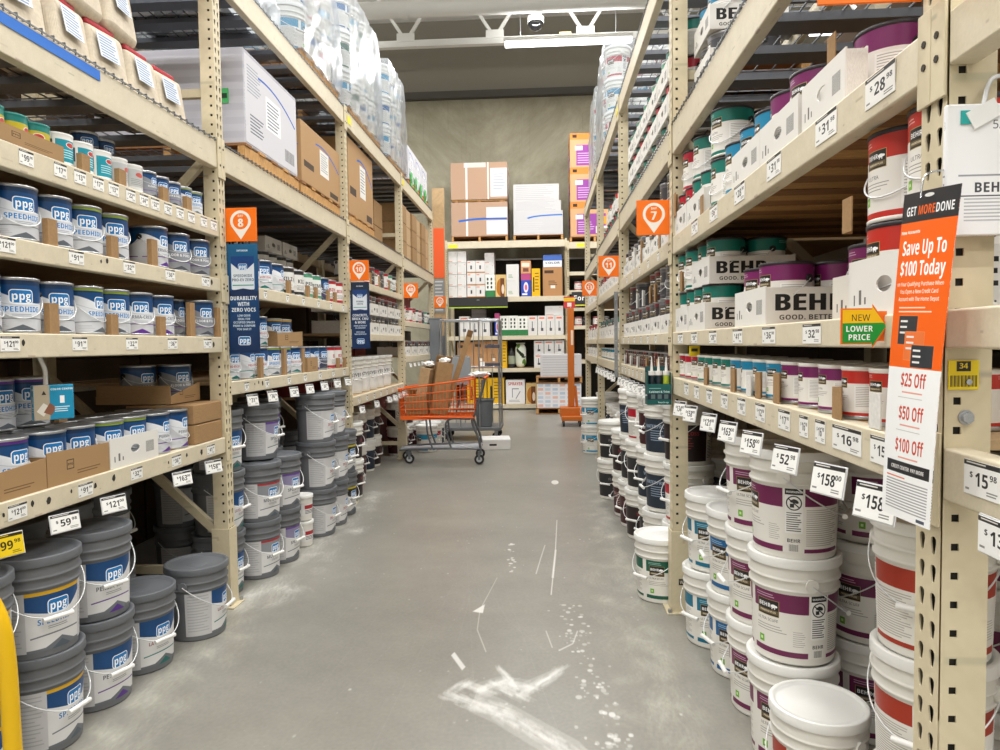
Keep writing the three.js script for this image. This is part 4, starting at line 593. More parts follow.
for (const [i, [side, z]] of [['L', -6.45], ['L', -8.95], ['R', -6.45], ['R', -8.95]].entries()) { const m = part('yellow_sticker', bx(0.002, 0.07, 0.12), plain('#f1e22a', 0.6), scene, [side === 'L' ? XL + 0.0028 : XR - 0.0028, 3.53, z]); tag(m, `yellow sticker on the topmost ${side === 'L' ? 'left' : 'right'} beam above the ${i % 2 ? 'fourth' : 'third'} post`, 'sticker'); }

// ---------- right rack ----------
['crimson', 'crimson', 'crimson', 'teal', 'teal', 'teal', 'teal', 'blueBand', 'blueBand', 'blueBand', 'blueBand', 'purple', 'purple', 'purple', 'red', 'red', 'red'].reverse().forEach((k, i) => quart(k, 'R0b', -1.42 - i * 0.1425, 0.08));
['red', 'red', 'purple', 'purple', 'purple', 'blueBand', 'blueBand', 'teal', 'teal', 'crimson'].forEach((k, i) => quart(k, 'R0b', -1.5 - i * 0.21, 0.2, 0, 'in the rear row'));
for (const [z, h, w] of [[-3.03, 0.075], [-2.6, 0.085], [-2.3, 0.085], [-2.12, 0.09], [-2.4, 0.07, 1], [-1.69, 0.075], [-1.5, 0.075, 1]]) flap('R0b', z, h, 0.006, 0, w);
[[-3.39, '12.98'], [-3.17, '9.98'], [-2.93, '16.98'], [-2.69, '15.98'], [-2.46, '18.97'], [-2.25, '12.98'], [-2.03, '17.98'], [-1.88, '16.98'], [-1.77, '16.98'], [-1.62, '16.98'], [-1.455, '15.98']].forEach(([z, p], i) => priceTag('R0b', z, p, { w: i === 9 ? 0.15 : i > 6 && i < 9 ? 0.06 : 0.095, h: 0.056, dy: 0.006 }));
[[-3.42, '134.00'], [-3.18, '158.00'], [-2.83, '121.00'], [-2.54, '163.00'], [-2.25, '158.00'], [-1.94, '52.98'], [-1.65, '158.00'], [-1.42, '158.00']].forEach(([z, p]) => priceTag('R0b', z, p, { hang: true, w: 0.105, h: 0.068 }));
trayed('behr', 'teal', 'R0k', -3.58, { w: 0.31, rows: 1 }); trayed('behr', 'teal', 'R0k', -3.24, { w: 0.35 }); trayed('behr', 'purple', 'R0k', -2.42, { w: 0.35 }); trayed('behr', 'purple', 'R0k', -1.83, { w: 0.35, inset: 0.12 }); trayed('behr', 'red', 'R0k', -1.5, { w: 0.33, inset: 0.02, h: 0.125 });
trayed('behr', 'teal', 'R0k', -3.24, { w: 0.35, lift: 0.197, how: 'stacked above', inset: 0.03 }); for (const z of [-3.49, -3.67]) gallon('teal', 'R0k', z, 0.1, 0.2, 'stacked above'); flap('R0k', -3.56, 0.1, 0.006, 0.2);
for (const [z, i] of [[-1.415, 0.115], [-1.585, 0.115], [-1.585, 0.29]]) gallon('red', 'R0k', z, i, 0.2, 'stacked above'); flap('R0k', -1.7, 0.08, 0.03, 0.2);
for (const z of [-2.5, -2.1]) { trayed('behr', 'teal', 'R0k', z, { inset: 0.5, w: 0.36, how: 'in the rear row' }); tray('behr', 'R0k', z, { inset: 0.5, lift: 0.2, w: 0.36, how: 'stacked in the rear' }); }
[[-3.54, '31.98'], [-3.22, '36.98'], [-2.87, '28.98'], [-2.51, '41.98'], [-2.17, '36.98'], [-1.83, '32.98']].forEach(([z, p]) => priceTag('R0k', z, p, { w: 0.12 }));
trayed('behr', 'crimson', 'R0n', -3.6, { w: 0.28, rows: 1 }); trayed('behr', 'teal', 'R0n', -3.27, { w: 0.35, rows: 1 }); gallon('teal', 'R0n', -2.97, 0.1); gallon('blueBand', 'R0n', -2.74, 0.1); trayed('behr', 'blueBand', 'R0n', -2.475, { w: 0.33 }); trayed('behr', 'purple', 'R0n', -2.14, { w: 0.335 }); tray('white', 'R0n', -1.81, { w: 0.27, d: 0.05 }); gallon('purple', 'R0n', -1.79, 0.17); gallon('purple', 'R0n', -1.6, 0.32);
gallon('teal', 'R0n', -3.0, 0.27, 0.2, 'stacked above'); gallon('teal', 'R0n', -2.97, 0.1, 0.2, 'stacked above'); gallon('teal', 'R0n', -3.36, 0.11, 0.2, 'stacked above'); gallon('crimson', 'R0n', -3.6, 0.11, 0.2, 'stacked above'); flap('R0n', -3.1, 0.08, 0.006); flap('R0n', -1.9, 0.12, 0.07, 0.12); flap('R0n', -3.72, 0.12, 0.006, 0.1);
[[-3.21, '31.98'], [-2.86, '36.98'], [-2.49, '28.98'], [-2.13, '31.98'], [-1.75, '31.98'], [-1.48, '28.98']].forEach(([z, p]) => priceTag('R0n', z, p, { w: 0.125, h: 0.062, dy: 0.008 }));
pallet('wooden pallet under the white can trays above the second right post', XR + 0.5, LVL.R0.i[1] + 0.001, -3.5, 0.8, 0.5); trayed('behr', 'dark', 'R0i', -3.57, { w: 0.34, inset: 0.11, lift: 0.131 }); trayed('behr', 'blueBand', 'R0i', -3.57, { w: 0.34, inset: 0.11, lift: 0.331, how: 'stacked above' });
// second right bay
for (let i = 0; i < 19; i++) quart(i % 4 === 1 ? 'maroon' : i % 5 === 2 ? 'dark' : 'brown', 'R1b', -3.93 - i * 0.123, 0.08); for (const z of [-4.3, -4.75, -5.2, -5.6, -6]) flap('R1b', z, 0.08, 0.006, 0, z < -5);
for (let i = 0; i < 10; i++) { priceTag('R1b', -3.95 - i * 0.24, PRICES[(i * 5 + 1) % 24], { w: 0.06, h: 0.055 }); if (i < 9) priceTag('R1b', -4.05 - i * 0.25, PRICES[(i * 3 + 8) % 24], { hang: true, w: 0.09, h: 0.075 }); }
for (const z of [-4.02, -4.4, -4.78, -5.16, -5.54, -5.92]) { trayed('white', ['dark', 'darkRed'], 'R1k', z, { w: 0.36, rows: 1, h: 0.105 }); } for (const [k, z] of [['dark', -4.1], ['dark', -4.3], ['darkRed', -4.5], ['darkRed', -4.7], ['dark', -5.4], ['darkRed', -5.75]]) gallon(k, 'R1k', z, 0.11, 0.2, 'stacked above'); for (const z of [-4.42, -4.62, -4.95, -5.25]) flap('R1k', z, 0.11, 0.012, 0.2, z < -4.9);
for (const z of [-4.3, -4.62, -4.94]) { priceTag('R1k', z, '36.98', { w: 0.06 }); } for (const z of [-5.3, -5.66, -6]) priceTag('R1k', z, '41.98', { w: 0.06 });
for (const z of [-4.02, -4.4, -4.78, -5.16, -5.54, -5.92]) { trayed('white', z > -4.5 ? 'dark' : ['dark', 'whiteBlack'], 'R1n', z, { w: 0.34, rows: 1, h: 0.11, cut: 0.025 }); } for (const z of [-4.2, -4.6, -5.0, -5.4, -5.75]) priceTag('R1n', z, '31.98', { w: 0.06 }); for (const z of [-4.21, -4.97, -5.35]) flap('R1n', z, 0.16, 0.006, 0, z < -5); for (const z of [-4.05, -4.3]) gallon('dark', 'R1n', z, 0.11, 0.2, 'stacked above');
for (let r = 0; r < 3; r++) for (let k = 0; k < 6; k++) trayed('white', [['dark', 'teal'], ['crimson', 'teal'], ['teal', 'greenTop']][r], 'R1i', -4.03 - k * 0.385, { w: 0.36, rows: 1, h: 0.125, inset: 0.06, lift: r * 0.2, how: ['at the bottom', 'in mid pile', 'on top'][r] });
// third and fourth right bay, seen edge-on
for (const z of [-6.6, -7.0, -7.4, -7.8, -8.2, -8.55]) { trayed('white', ['dark', 'teal'], 'R2k', z, { rows: 1 }); trayed('white', ['crimson', 'dark'], 'R2n', z, { rows: 1 }); trayed('white', ['teal', 'crimson'], 'R2i', z, { rows: 1, inset: 0.06 }); quart('teal', 'R2b', z - 0.1); quart('blueBand', 'R2b', z + 0.06); priceTag('R2b', z, '16.98', { hang: true, w: 0.09, h: 0.075 }); }
for (const z of [-6.8, -7.4, -8.0]) trayed('white', ['red', 'teal'], 'R2i', z, { rows: 1, inset: 0.06, lift: 0.2, how: 'on top' });
for (const z of [-9.2, -9.7, -10.2, -10.7]) { trayed('white', ['crimson', 'whiteBlack'], 'R3k', z, { rows: 1 }); trayed('white', ['dark', 'whiteRed'], 'R3n', z, { rows: 1 }); trayed('white', ['dark', 'darkRed'], 'R3b', z, { rows: 1 }); }
pailLoad('R', 'the third right bay load', XR + 0.52, -8.3, 3, 3, 3, ['crimson', 'sky'], 3); 
pailLoad('R', 'the fourth right bay load', XR + 0.52, -9.7, 3, 3, 3, ['sky', 'crimson'], 3);
// pails on the floor, right
const E1 = "in the first right bay's front row", E1b = "in the first right bay's rear row";
stack('R', ['teal', 'teal'], 0.83, -3.43, E1); stack('R', ['blue', 'blue'], 0.87, -3.115, E1); stack('R', ['purple', 'purple', 'purple'], 0.87, -2.8, E1); stack('R', ['purple', 'purple', 'purple'], 0.868, -2.485, E1, [0.2, 0.05, -0.56]); stack('R', ['red'], 0.845, -2.17, E1, null, 0, 0.93);
stack('R', ['red', 'red', 'red'], 0.995, -1.83, E1, Math.PI + 0.9, 0, 0.925);
for (const [k, n, z] of [['purple', 3, -2.2], ['purple', 3, -2.54], ['crimson', 2, -2.9], ['purple', 2, -3.25], ['red', 3, -1.8]]) stack('R', Array(n).fill(k), 1.38, z, E1b);
for (const z of [-2.65]) stack('R', ['purple', 'purple', 'purple'], 1.21, z, "in the first right bay's middle row"); stack('R', ['crimson', 'crimson'], 1.19, -3.1, "in the first right bay's middle row"); stack('R', ['teal', 'teal'], 1.19, -3.45, "in the first right bay's middle row");
const E2 = "in the second right bay's front row"; stack('R', ['green'], 0.665, -4.0, E2, Math.PI + 0.75);
stack('R', ['crimson', 'crimson', 'dRed'], 0.87, -4.27, E2); stack('R', ['dNavy', 'dNavy', 'dNavy'], 0.8, -4.6, E2); stack('R', ['dBlack', 'dNavy', 'dMaroon'], 0.8, -4.93, E2); stack('R', ['dRed', 'dBlack', 'crimson'], 0.76, -5.26, E2, Math.PI + 0.9); stack('R', ['dMaroon', 'dBlack', 'dNavy'], 0.745, -5.59, E2); stack('R', ['dMaroon', 'dRed'], 0.72, -5.93, E2);
stack('R', ['dBlack', 'dBlack'], 0.66, -6.6, 'before the third right bay', Math.PI + 1.0); stack('R', ['sky', 'sky'], 0.65, -9.3, 'before the fourth right bay', Math.PI + 0.8); for (const z of [-7.0, -7.35, -7.7, -8.05, -8.4]) stack('R', ['dBlack', 'dNavy'], 0.9, z, 'under the third right bay'); for (const z of [-4.5, -4.85, -5.2]) stack('R', ['dBlack', 'dBlack'], 1.2, z, "in the second right bay's rear row");
for (const z of [-9.6, -9.95, -10.3]) stack('R', ['sky', 'dBlack'], 0.92, z, 'under the fourth right bay');
// ---------- signs ----------
const numberTex = (n, small) => printed(canvasTex(256, 256, (g) => { g.fillStyle = '#fa760c'; g.fillRect(0, 0, 256, 256); g.fillStyle = '#f6efe6'; g.beginPath(); g.arc(128, 102, 84, Math.PI * 0.86, Math.PI * 2.14); g.lineTo(128, 244); g.closePath(); g.fill(); g.fillStyle = '#fa760c'; g.beginPath(); g.arc(128, 102, 62, 0, 7); g.fill(); txt(g, 'BAY', 128, 60, 24, '#f6efe6'); for (const o of [-1.5, 1.5]) txt(g, n, 128 + o, 114, 86, '#f6efe6'); }), 0.35);
const signBack = plain('#f0731a', 0.4);
function baySign(n, x, y, z, label) { const t = thing('bay_sign', label, 'sign', [x, y, z]); const m = numberTex(n); part('panel', once('signpanel', () => new RoundedBoxGeometry(0.185, 0.188, 0.004, 2, 0.0019)), signBack, t); part('printed_face', once('signface', () => new THREE.PlaneGeometry(0.181, 0.184).translate(0, 0, 0.0024)), m, t); part('bracket', bx(0.02, 0.03, 0.02, x < 0 ? -0.094 : 0.094, 0.03, -0.01), STEEL, t); return t; }
baySign('8', -1.684, 2.143, -3.86, 'largest orange pin sign on the left rack, above the DURABILITY banner'); baySign('10', -1.68, 2.146, -6.375, 'second orange pin sign on the left rack, above the masonry banner');
baySign('40', -1.678, 2.15, -8.89, 'orange pin sign on the left rack above the orange cart'); baySign('42', -1.678, 2.15, -11.42, 'tiny orange pin sign on the pale end display');
baySign('7', 0.604, 2.128, -3.86, 'largest of the three orange pin signs on the right rack, reading 7'); baySign('11', 0.597, 2.14, -6.375, 'middle of the three orange pin signs on the right rack, reading 11'); baySign('13', 0.59, 2.14, -8.89, 'smallest of the three orange pin signs on the right rack, reading 13'); baySign('5', 0.6, 2.163, -1.345, 'orange sign cut off at the top, above the purple gallon cans');
const bannerTex = (o) => printed(canvasTex(256, 860, (g) => {
  const gr = g.createLinearGradient(0, 0, 0, 860); gr.addColorStop(0, o.c0); gr.addColorStop(0.35, o.c1); gr.addColorStop(1, o.c2); g.fillStyle = gr; g.fillRect(0, 0, 256, 860); txt(g, 'INTERIOR', 128, 50, 20, '#e8f0f8');
  g.fillStyle = '#dfe6ee'; rrect(g, 32, 110, 192, 250, 10); g.fill(); g.fillStyle = '#16407c'; g.fillRect(32, 96, 192, 110); poly(g, [[32, 150], [128, 230], [224, 150], [224, 206], [32, 206]], '#dfe6ee'); paintLogo(g, 128, 180, 60); o.can.forEach((s, i) => txt(g, s, 128, 250 + i * 32, 30, '#4c5a6c')); g.strokeStyle = '#2a8f7c'; g.lineWidth = 8; g.beginPath(); g.moveTo(40, 325); g.lineTo(216, 325); g.stroke();
  g.fillStyle = o.c2; g.fillRect(0, 372, 256, 60); poly(g, [[0, 372], [128, 350], [256, 372], [256, 400], [0, 400]], o.c2); o.head.forEach((s, i) => txt(g, s, 128, 428 + i * 46, 42, '#f2f6fa', 'bold', 'center', 0.92)); o.body.forEach((s, i) => txt(g, s, 128, 566 + i * 27, 23, '#dbe8f4', 'bold', 'center', 0.9)); paintLogo(g, 128, 766, 84); }), 0.4);
function banner(o, x, y, z, h, label) { const t = thing('banner', label, 'banner', [x, y, z]); part('panel', new RoundedBoxGeometry(0.178, h, 0.003, 1, 0.0014), plain('#12345e', 0.5), t); part('printed_face', new THREE.PlaneGeometry(0.176, h - 0.004).translate(0, 0, 0.0018), bannerTex(o), t); for (const s of [-0.03, 0.03]) part('ring', new THREE.TorusGeometry(0.006, 0.0012, 5, 12), STEEL, t, [s, h / 2 + 0.004, 0]); return t; }
banner({ c0: '#1a6088', c1: '#134a7c', c2: '#0b2a54', can: ['SPEEDHIDE', 'PRO-EV ZERO'], head: ['DURABILITY', 'WITH', 'ZERO VOCS'], body: ['LOW ODOR', 'IDEAL FOR', 'OCCUPIED SPACES', 'PRIME & COMPARE', 'YOU SAVE IT'] }, -1.68, 1.731, -3.86, 0.612, 'tall blue banner with a paint can picture headed DURABILITY WITH ZERO VOCS');
banner({ c0: '#1e2c3e', c1: '#22395a', c2: '#0e2f5e', can: ['PERMA', 'CRETE'], head: ['CONCRETE,', 'BRICK, CMU', '& MORE'], body: ['PRIME & PROTECT', 'ALL MASONRY', '', 'HIGH BUILD', 'WEATHERPROOF'] }, -1.678, 1.735, -6.375, 0.612, 'tall dark blue banner with a paint can picture under the sign reading 10');
{ // orange savings sheet hung on the near right upright
  const tex = canvasTex(400, 1480, (g) => { g.fillStyle = '#f4f4f3'; g.fillRect(0, 0, 400, 1480); g.fillStyle = '#f4650f'; g.fillRect(0, 0, 400, 795); g.fillStyle = '#2d2c2e'; g.fillRect(0, 0, 400, 135); g.fillStyle = '#e6e4e0'; g.beginPath(); g.ellipse(200, 22, 34, 9, 0, 0, 7); g.fill();
    txt(g, 'GET', 75, 85, 58, '#f2f2f2', 'bold', 'center', 0.75); txt(g, 'MORE', 190, 85, 58, '#f4650f', 'bold', 'center', 0.75); txt(g, 'DONE', 315, 85, 58, '#f2f2f2', 'bold', 'center', 0.75);
    txt(g, 'New Accounts', 85, 180, 22, '#fff', 'bold'); txt(g, 'Save Up To', 195, 252, 92, '#fff', 'bold', 'center', 0.68); txt(g, '$100 Today', 195, 346, 92, '#fff', 'bold', 'center', 0.68); ['on Your Qualifying Purchase When', 'You Open a New Credit Card', 'Account with The Home Depot'].forEach((s, i) => txt(g, s, 190, 416 + i * 34, 26, '#fff', 'normal', 'center', 0.86)); lines(g, 50, 520, 260, 2, 18, 6, '#ffd9bf');
    for (const [x, y, w, h, c] of [[60, 560, 150, 130, '#3a393b'], [120, 630, 150, 130, '#e8763a'], [180, 690, 160, 100, '#35363a']]) { g.fillStyle = c; g.fillRect(x, y, w, h); g.strokeStyle = '#f0b890'; g.strokeRect(x, y, w, h); lines(g, x + 14, y + 20, 60, 3, 26, 9, '#e9e6e2'); }
    [['$25 Off', 850], ['$50 Off', 1000], ['$100 Off', 1148]].forEach(([s, y]) => { txt(g, s, 210, y, 84, '#c8442c', 'bold', 'center', 0.66); lines(g, 130, y + 52, 160, 1, 1, 7, '#e6a090'); lines(g, 100, y + 78, 220, 1, 1, 3, '#c0bdb9'); }); g.fillStyle = '#2d2c2e'; g.fillRect(36, 1222, 340, 54); txt(g, 'CREDIT CENTER  PAY MORE', 206, 1250, 24, '#f0ece8', 'bold', 'center', 0.85); lines(g, 36, 1292, 160, 1, 1, 6, '#e0704a'); for (let i = 0; i < 11; i++) lines(g, 36, 1308 + i * 13, 335, 1, 1, 6, '#a3a1a1'); g.fillStyle = '#4a5060'; g.fillRect(300, 1456, 60, 14); });
  const C = [[0.63, 1.707, -1.27], [0.657, 1.7, -1.15], [0.598, 1.155, -1.27], [0.616, 1.151, -1.15]].map((p) => V(...p)), g = new THREE.BoxGeometry(1, 1, 1, 6, 12, 1), p = g.attributes.position, mid = C[0].clone().add(C[1]).add(C[2]).add(C[3]).multiplyScalar(0.25);
  const nrm = C[1].clone().sub(C[0]).cross(C[2].clone().sub(C[0])).normalize().negate(), a = V(0, 0, 0), b = V(0, 0, 0);
  for (let i = 0; i < p.count; i++) { const u = p.getX(i) + 0.5, v = 0.5 - p.getY(i); a.lerpVectors(C[0], C[1], u); b.lerpVectors(C[2], C[3], u); a.lerp(b, v).addScaledVector(nrm, p.getZ(i) * 0.0012 + Math.sin(v * 3.1) * 0.006 + Math.sin(u * 3.1) * 0.003).sub(mid); p.setXYZ(i, a.x, a.y, a.z); }
  g.computeVertexNormals(); const t = thing('savings_sheet', 'orange and white hanging sheet reading Save Up To $100 Today', 'sign', mid.toArray()); part('printed_sheet', g, printed(tex, 0.3), t); part('hook', tube([[0.0, 0.262, 0.0], [0.01, 0.3, -0.005], [0.045, 0.31, -0.012]], 0.0018, 10, 5), CHROME, t); }
{ const t = thing('price_arrow', 'small green and yellow arrow sign reading NEW LOWER PRICE', 'sign', [0.641, 1.484, -1.45]); const s = (k) => { const q = new THREE.Shape([[-0.044, -0.036], [0.018, -0.036], [0.018, -0.044], [0.048, 0], [0.018, 0.044], [0.018, 0.036], [-0.044, 0.036]].map(([x, y]) => new THREE.Vector2(x * k, y * k))); return q; };
  part('border', new THREE.ExtrudeGeometry(s(1), { depth: 0.002, bevelEnabled: false }), plain('#f2700f', 0.4), t); const g = new THREE.ShapeGeometry(s(0.92)).translate(0, 0, 0.0026), P = g.attributes.position, U = g.attributes.uv; for (let i = 0; i < P.count; i++) U.setXY(i, P.getX(i) / 0.096 + 0.5, P.getY(i) / 0.088 + 0.5);
  part('printed_face', g, printed(canvasTex(384, 352, (c) => { c.fillStyle = '#169a3a'; c.fillRect(0, 0, 384, 352); c.fillStyle = '#ffc60a'; c.fillRect(0, 0, 384, 150); txt(c, 'NEW', 170, 108, 70, '#1d2a1d', 'normal'); txt(c, 'LOWER', 160, 196, 66, '#fff', 'bold', 'center', 0.95); txt(c, 'PRICE', 160, 264, 66, '#fff', 'bold', 'center', 0.95); }), 0.35), t); part('orange_strip', bx(0.06, 0.06, 0.002, 0.018, 0, -0.004), plain('#f2700f', 0.4), t); }
{ const t = thing('document_sleeve', 'clear sleeve of white spec papers taped to the near right upright', 'papers', [0.745, 1.735, -1.22], 0); part('paper_stack', new RoundedBoxGeometry(0.155, 0.215, 0.012, 1, 0.003), printed(canvasTex(320, 440, (g) => { g.fillStyle = '#f1f1f2'; g.fillRect(0, 0, 320, 440); txt(g, 'BEHR', 150, 280, 46, '#3a3a40'); g.fillStyle = '#3a3a40'; g.fillRect(40, 306, 230, 4); lines(g, 60, 316, 180, 7, 12, 5, '#b8b8bc'); lines(g, 40, 236, 220, 1, 1, 6, '#9a9aa0'); txt(g, '5/14', 190, 70, 40, '#555', 'normal'); }), 0.5), t); part('folded_corner', bx(0.05, 0.03, 0.002).rotateZ(0.5), PAPER, t, [-0.02, 0.09, 0.009]); part('teal_sticker', bx(0.022, 0.022, 0.0015), plain('#22a7a2', 0.5), t, [-0.045, 0.085, 0.0075]); part('tape_loop', tube([[-0.02, 0.1, 0.004], [0.0, 0.15, -0.008], [0.03, 0.16, -0.016]], 0.004, 10, 5), CLEARP, t);
  const y = thing('location_tag', 'yellow tag with black bar code on the near right upright', 'tag', [0.716, 1.395, -1.2405]); part('card', pbx(0.05, 0.05, 0.0015), printed(canvasTex(128, 128, (g) => { g.fillStyle = '#f0d51a'; g.fillRect(0, 0, 128, 128); g.fillStyle = '#2a2620'; g.fillRect(34, 4, 60, 44); txt(g, '34', 64, 24, 34, '#f0d51a'); g.fillStyle = '#4a4020'; for (let i = 8; i < 120; i += 5) g.fillRect(i, 66, 2 + (i % 3), 50); })), y); part('tack', new THREE.CylinderGeometry(0.005, 0.005, 0.004, 10).rotateX(Math.PI / 2), CHROME, y, [0.008, -0.012, 0.002]);
  const b = thing('anchor_bolt', 'silver hex bolt through the beam end on the near right upright', 'bolt', [0.722, 1.322, -1.2415]); part('washer', new THREE.CylinderGeometry(0.013, 0.013, 0.003, 20).rotateX(Math.PI / 2), STEEL, b); part('head', new THREE.CylinderGeometry(0.01, 0.01, 0.008, 6).rotateX(Math.PI / 2), CHROME, b, [0, 0, 0.005]); }
for (const [z, y, p, hang] of [[-1.13, 1.235, '15.98', 0], [-1.06, 1.16, '13.98', 1]]) { const t = thing('price_tag', hang ? 'white price tag hanging below the beam stub right of the near upright' : 'white 15.98 price tag on the beam stub right of the near upright', 'price tag', [XR - (hang ? 0.02 : 0.0015), y, z]); const m = part('printed_face', tagGeo(PRICES.indexOf(p), 0.09, 0.055), TAGM, t); m.rotation.y = -Math.PI / 2; if (hang) part('holder', bx(0.002, 0.06, 0.096, 0.003, 0, 0), CLEARP, t); }
for (const [i, z] of [-3.3, -3.75].entries()) { const b = thing('yellow_tag', `small yellow label under the right eye-level beam, ${ORD[i]} along`, 'label', [XR + (i ? 0.055 : 0.03), i ? 1.41 : 1.412, i ? -3.85 : -3.36]); part('card', bx(0.05, 0.05, 0.0015), plain('#e8c81a', 0.6), b); part('print', bx(0.03, 0.014, 0.001, 0, 0.005, 0.001), plain('#3a3420', 0.6), b); }
{ // caulk display box on the second right upright
  const t = thing('caulk_display', 'teal display box of white caulk tubes hung on the right rack', 'display', [0.608, 1.126, -3.76]); const tealP = printed(canvasTex(256, 256, (g) => { g.fillStyle = '#0d5a56'; g.fillRect(0, 0, 256, 256); g.fillStyle = '#123'; g.fillRect(0, 120, 256, 70); txt(g, 'Cabinet & Trim', 128, 96, 34, '#e6f0ee', 'bold', 'center', 0.9); lines(g, 20, 50, 130, 1, 1, 7, '#9cc7c2'); for (const x of [40, 110, 180]) { g.fillStyle = '#5e7472'; g.fillRect(x, 128, 44, 54); } txt(g, 'Touch-up', 170, 226, 26, '#cfe4e0'); }), 0.45);
  part('front_panel', new THREE.BoxGeometry(0.125, 0.11, 0.004).translate(0, 0.055, 0.04), tealP, t); part('back_panel', new THREE.BoxGeometry(0.125, 0.2, 0.004).translate(0, 0.1, -0.04), plain('#0d4a4a', 0.5), t); for (const s of [-1, 1]) part('side_panel', new THREE.BoxGeometry(0.004, 0.17, 0.076).translate(s * 0.0605, 0.085, 0), plain('#0d4f4d', 0.5), t); part('base_panel', bx(0.12, 0.004, 0.08, 0, 0.002, 0), plain('#0d4f4d', 0.5), t); part('hook', tube([[-0.062, 0.05, 0.03], [-0.085, 0.05, 0.03], [-0.085, 0.0, 0.03], [-0.066, -0.002, 0.03]], 0.003, 14, 5), WIREWHITE, t);
  ['first', 'second', 'third'].forEach((w, i) => { const c = thing('caulk_tube', `white-nozzled caulk tube, ${w} from the aisle in the teal display box`, 'tube', [0.575 + i * 0.036 + (i === 2 ? 0.004 : 0), 1.131, -3.76]); part('cartridge', new THREE.CylinderGeometry(0.0165, 0.0165, 0.15, 18).translate(0, 0.075, 0), [plain('#1d2b33', 0.4), plain('#1d2b33', 0.4), plain('#b7c63a', 0.4)][i], c); part('cap', new THREE.CylinderGeometry(0.018, 0.018, 0.022, 18).translate(0, 0.161, 0), WHITE, c); part('nozzle', new THREE.CylinderGeometry(0.002, 0.008, 0.075, 12).translate(0, 0.2095, 0), WHITE, c); }); }
{ const t = thing('clip_strip', 'thin grey vertical clip strip hanging in front of the right rack', 'strip', [0.64, 1.15, -6.2]); part('strip', bx(0.03, 0.75, 0.006, 0, 0.375, 0), plain('#9fa2a4', 0.35, 0.6), t); part('arm', bx(0.05, 0.012, 0.012, 0.022, 0.74, 0), STEEL, t); for (let i = 0; i < 6; i++) part('clip', bx(0.012, 0.01, 0.014, 0, 0.08 + i * 0.12, 0.009), STEEL, t); }
{ const t = thing('yellow_handrail', 'yellow tubular cart handle with rounded top at the picture edge', 'handle', [-1.568, 0, -1.9]); part('tube', tube([[0.02, 0.02, 0], [0.012, 0.3, 0], [0.004, 0.58, 0], [-0.012, 0.68, 0], [-0.06, 0.76, 0.0], [-0.14, 0.79, 0], [-0.3, 0.79, 0]], 0.024, 48, 16), plain('#e8b90c', 0.35), t); part('foot', new THREE.CylinderGeometry(0.03, 0.035, 0.03, 16).translate(0.02, 0.015, 0), BLACKP, t); part('far_tube', tube([[-0.3, 0.79, 0], [-0.46, 0.78, 0], [-0.5, 0.6, 0], [-0.52, 0.02, 0]], 0.024, 30, 12), plain('#e8b90c', 0.35), t); }

// ---------- far end: rack against the back wall ----------
const EZ = -15.4;
function endFrame(x, label) { const t = thing('rack_upright', label, 'rack upright', [x, 0, EZ]); const g = postFront.clone().rotateY(-Math.PI / 2); part('post', g, POSTM, t); part('post', postBack.clone().translate(0, 0, -1.06), POSTM, t); for (const [a, b] of [[0.35, 1.2], [2.0, 1.3], [2.1, 3.0]]) part('brace', bar([0, a, -0.08], [0, b, -1.02], 0.035, 0.045), POSTM, t); }
endFrame(-2.12, 'cream upright of the back-wall rack at its left end'); endFrame(0.54, 'cream upright of the back-wall rack beside the orange mast'); endFrame(3.2, 'cream upright of the back-wall rack behind the right rack');
const EL = [[0.03, 0.12], [0.83, 0.915], [1.54, 1.63], [2.375, 2.485], [3.55, 3.7]], EL2 = [[1.0, 1.08], [1.75, 1.83], [2.15, 2.22], [2.52, 2.6], [2.92, 3.0], [3.5, 3.64]];
const ENAMES = ['floor', 'second', 'third', 'fourth', 'topmost', 'sixth'];
for (const [x0, x1, L, w] of [[-2.08, 0.5, EL, 'left bay'], [0.58, 3.16, EL2, 'right bay']]) L.forEach(([a, b], i) => {
  const nm = L === EL2 ? ['lowest', 'second', 'third', 'fourth', 'fifth', 'topmost'][i] : ENAMES[i];
  const t = thing('rack_beam', `cream ${nm} beam of the back-wall rack's ${w}`, 'rack beam', [(x0 + x1) / 2, a, EZ]); part('bar', rbx(x1 - x0 - 0.002, b - a, 0.045, 0.004, 0, (b - a) / 2, 0.018), CREAM, t); for (const s of [-1, 1]) part('connector', rbx(0.045, b - a + 0.06, 0.006, 0.002, s * ((x1 - x0) / 2 + 0.018), (b - a) / 2, 0.047), POSTM, t);
  const d = thing('shelf_board', `board of the ${nm} shelf of the back-wall rack's ${w}`, 'shelf', [(x0 + x1) / 2, b, EZ - 0.53]); part('board', bx(x1 - x0 - 0.01, 0.018, 1.02, 0, -0.0095, 0), KRAFTL, d); });
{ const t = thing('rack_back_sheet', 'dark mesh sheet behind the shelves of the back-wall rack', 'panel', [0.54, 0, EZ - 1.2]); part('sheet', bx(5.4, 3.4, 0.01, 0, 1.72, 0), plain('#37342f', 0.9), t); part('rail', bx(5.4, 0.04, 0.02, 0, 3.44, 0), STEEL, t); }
const whiteBox = (d) => cartonPrint('#dedcd9', d);
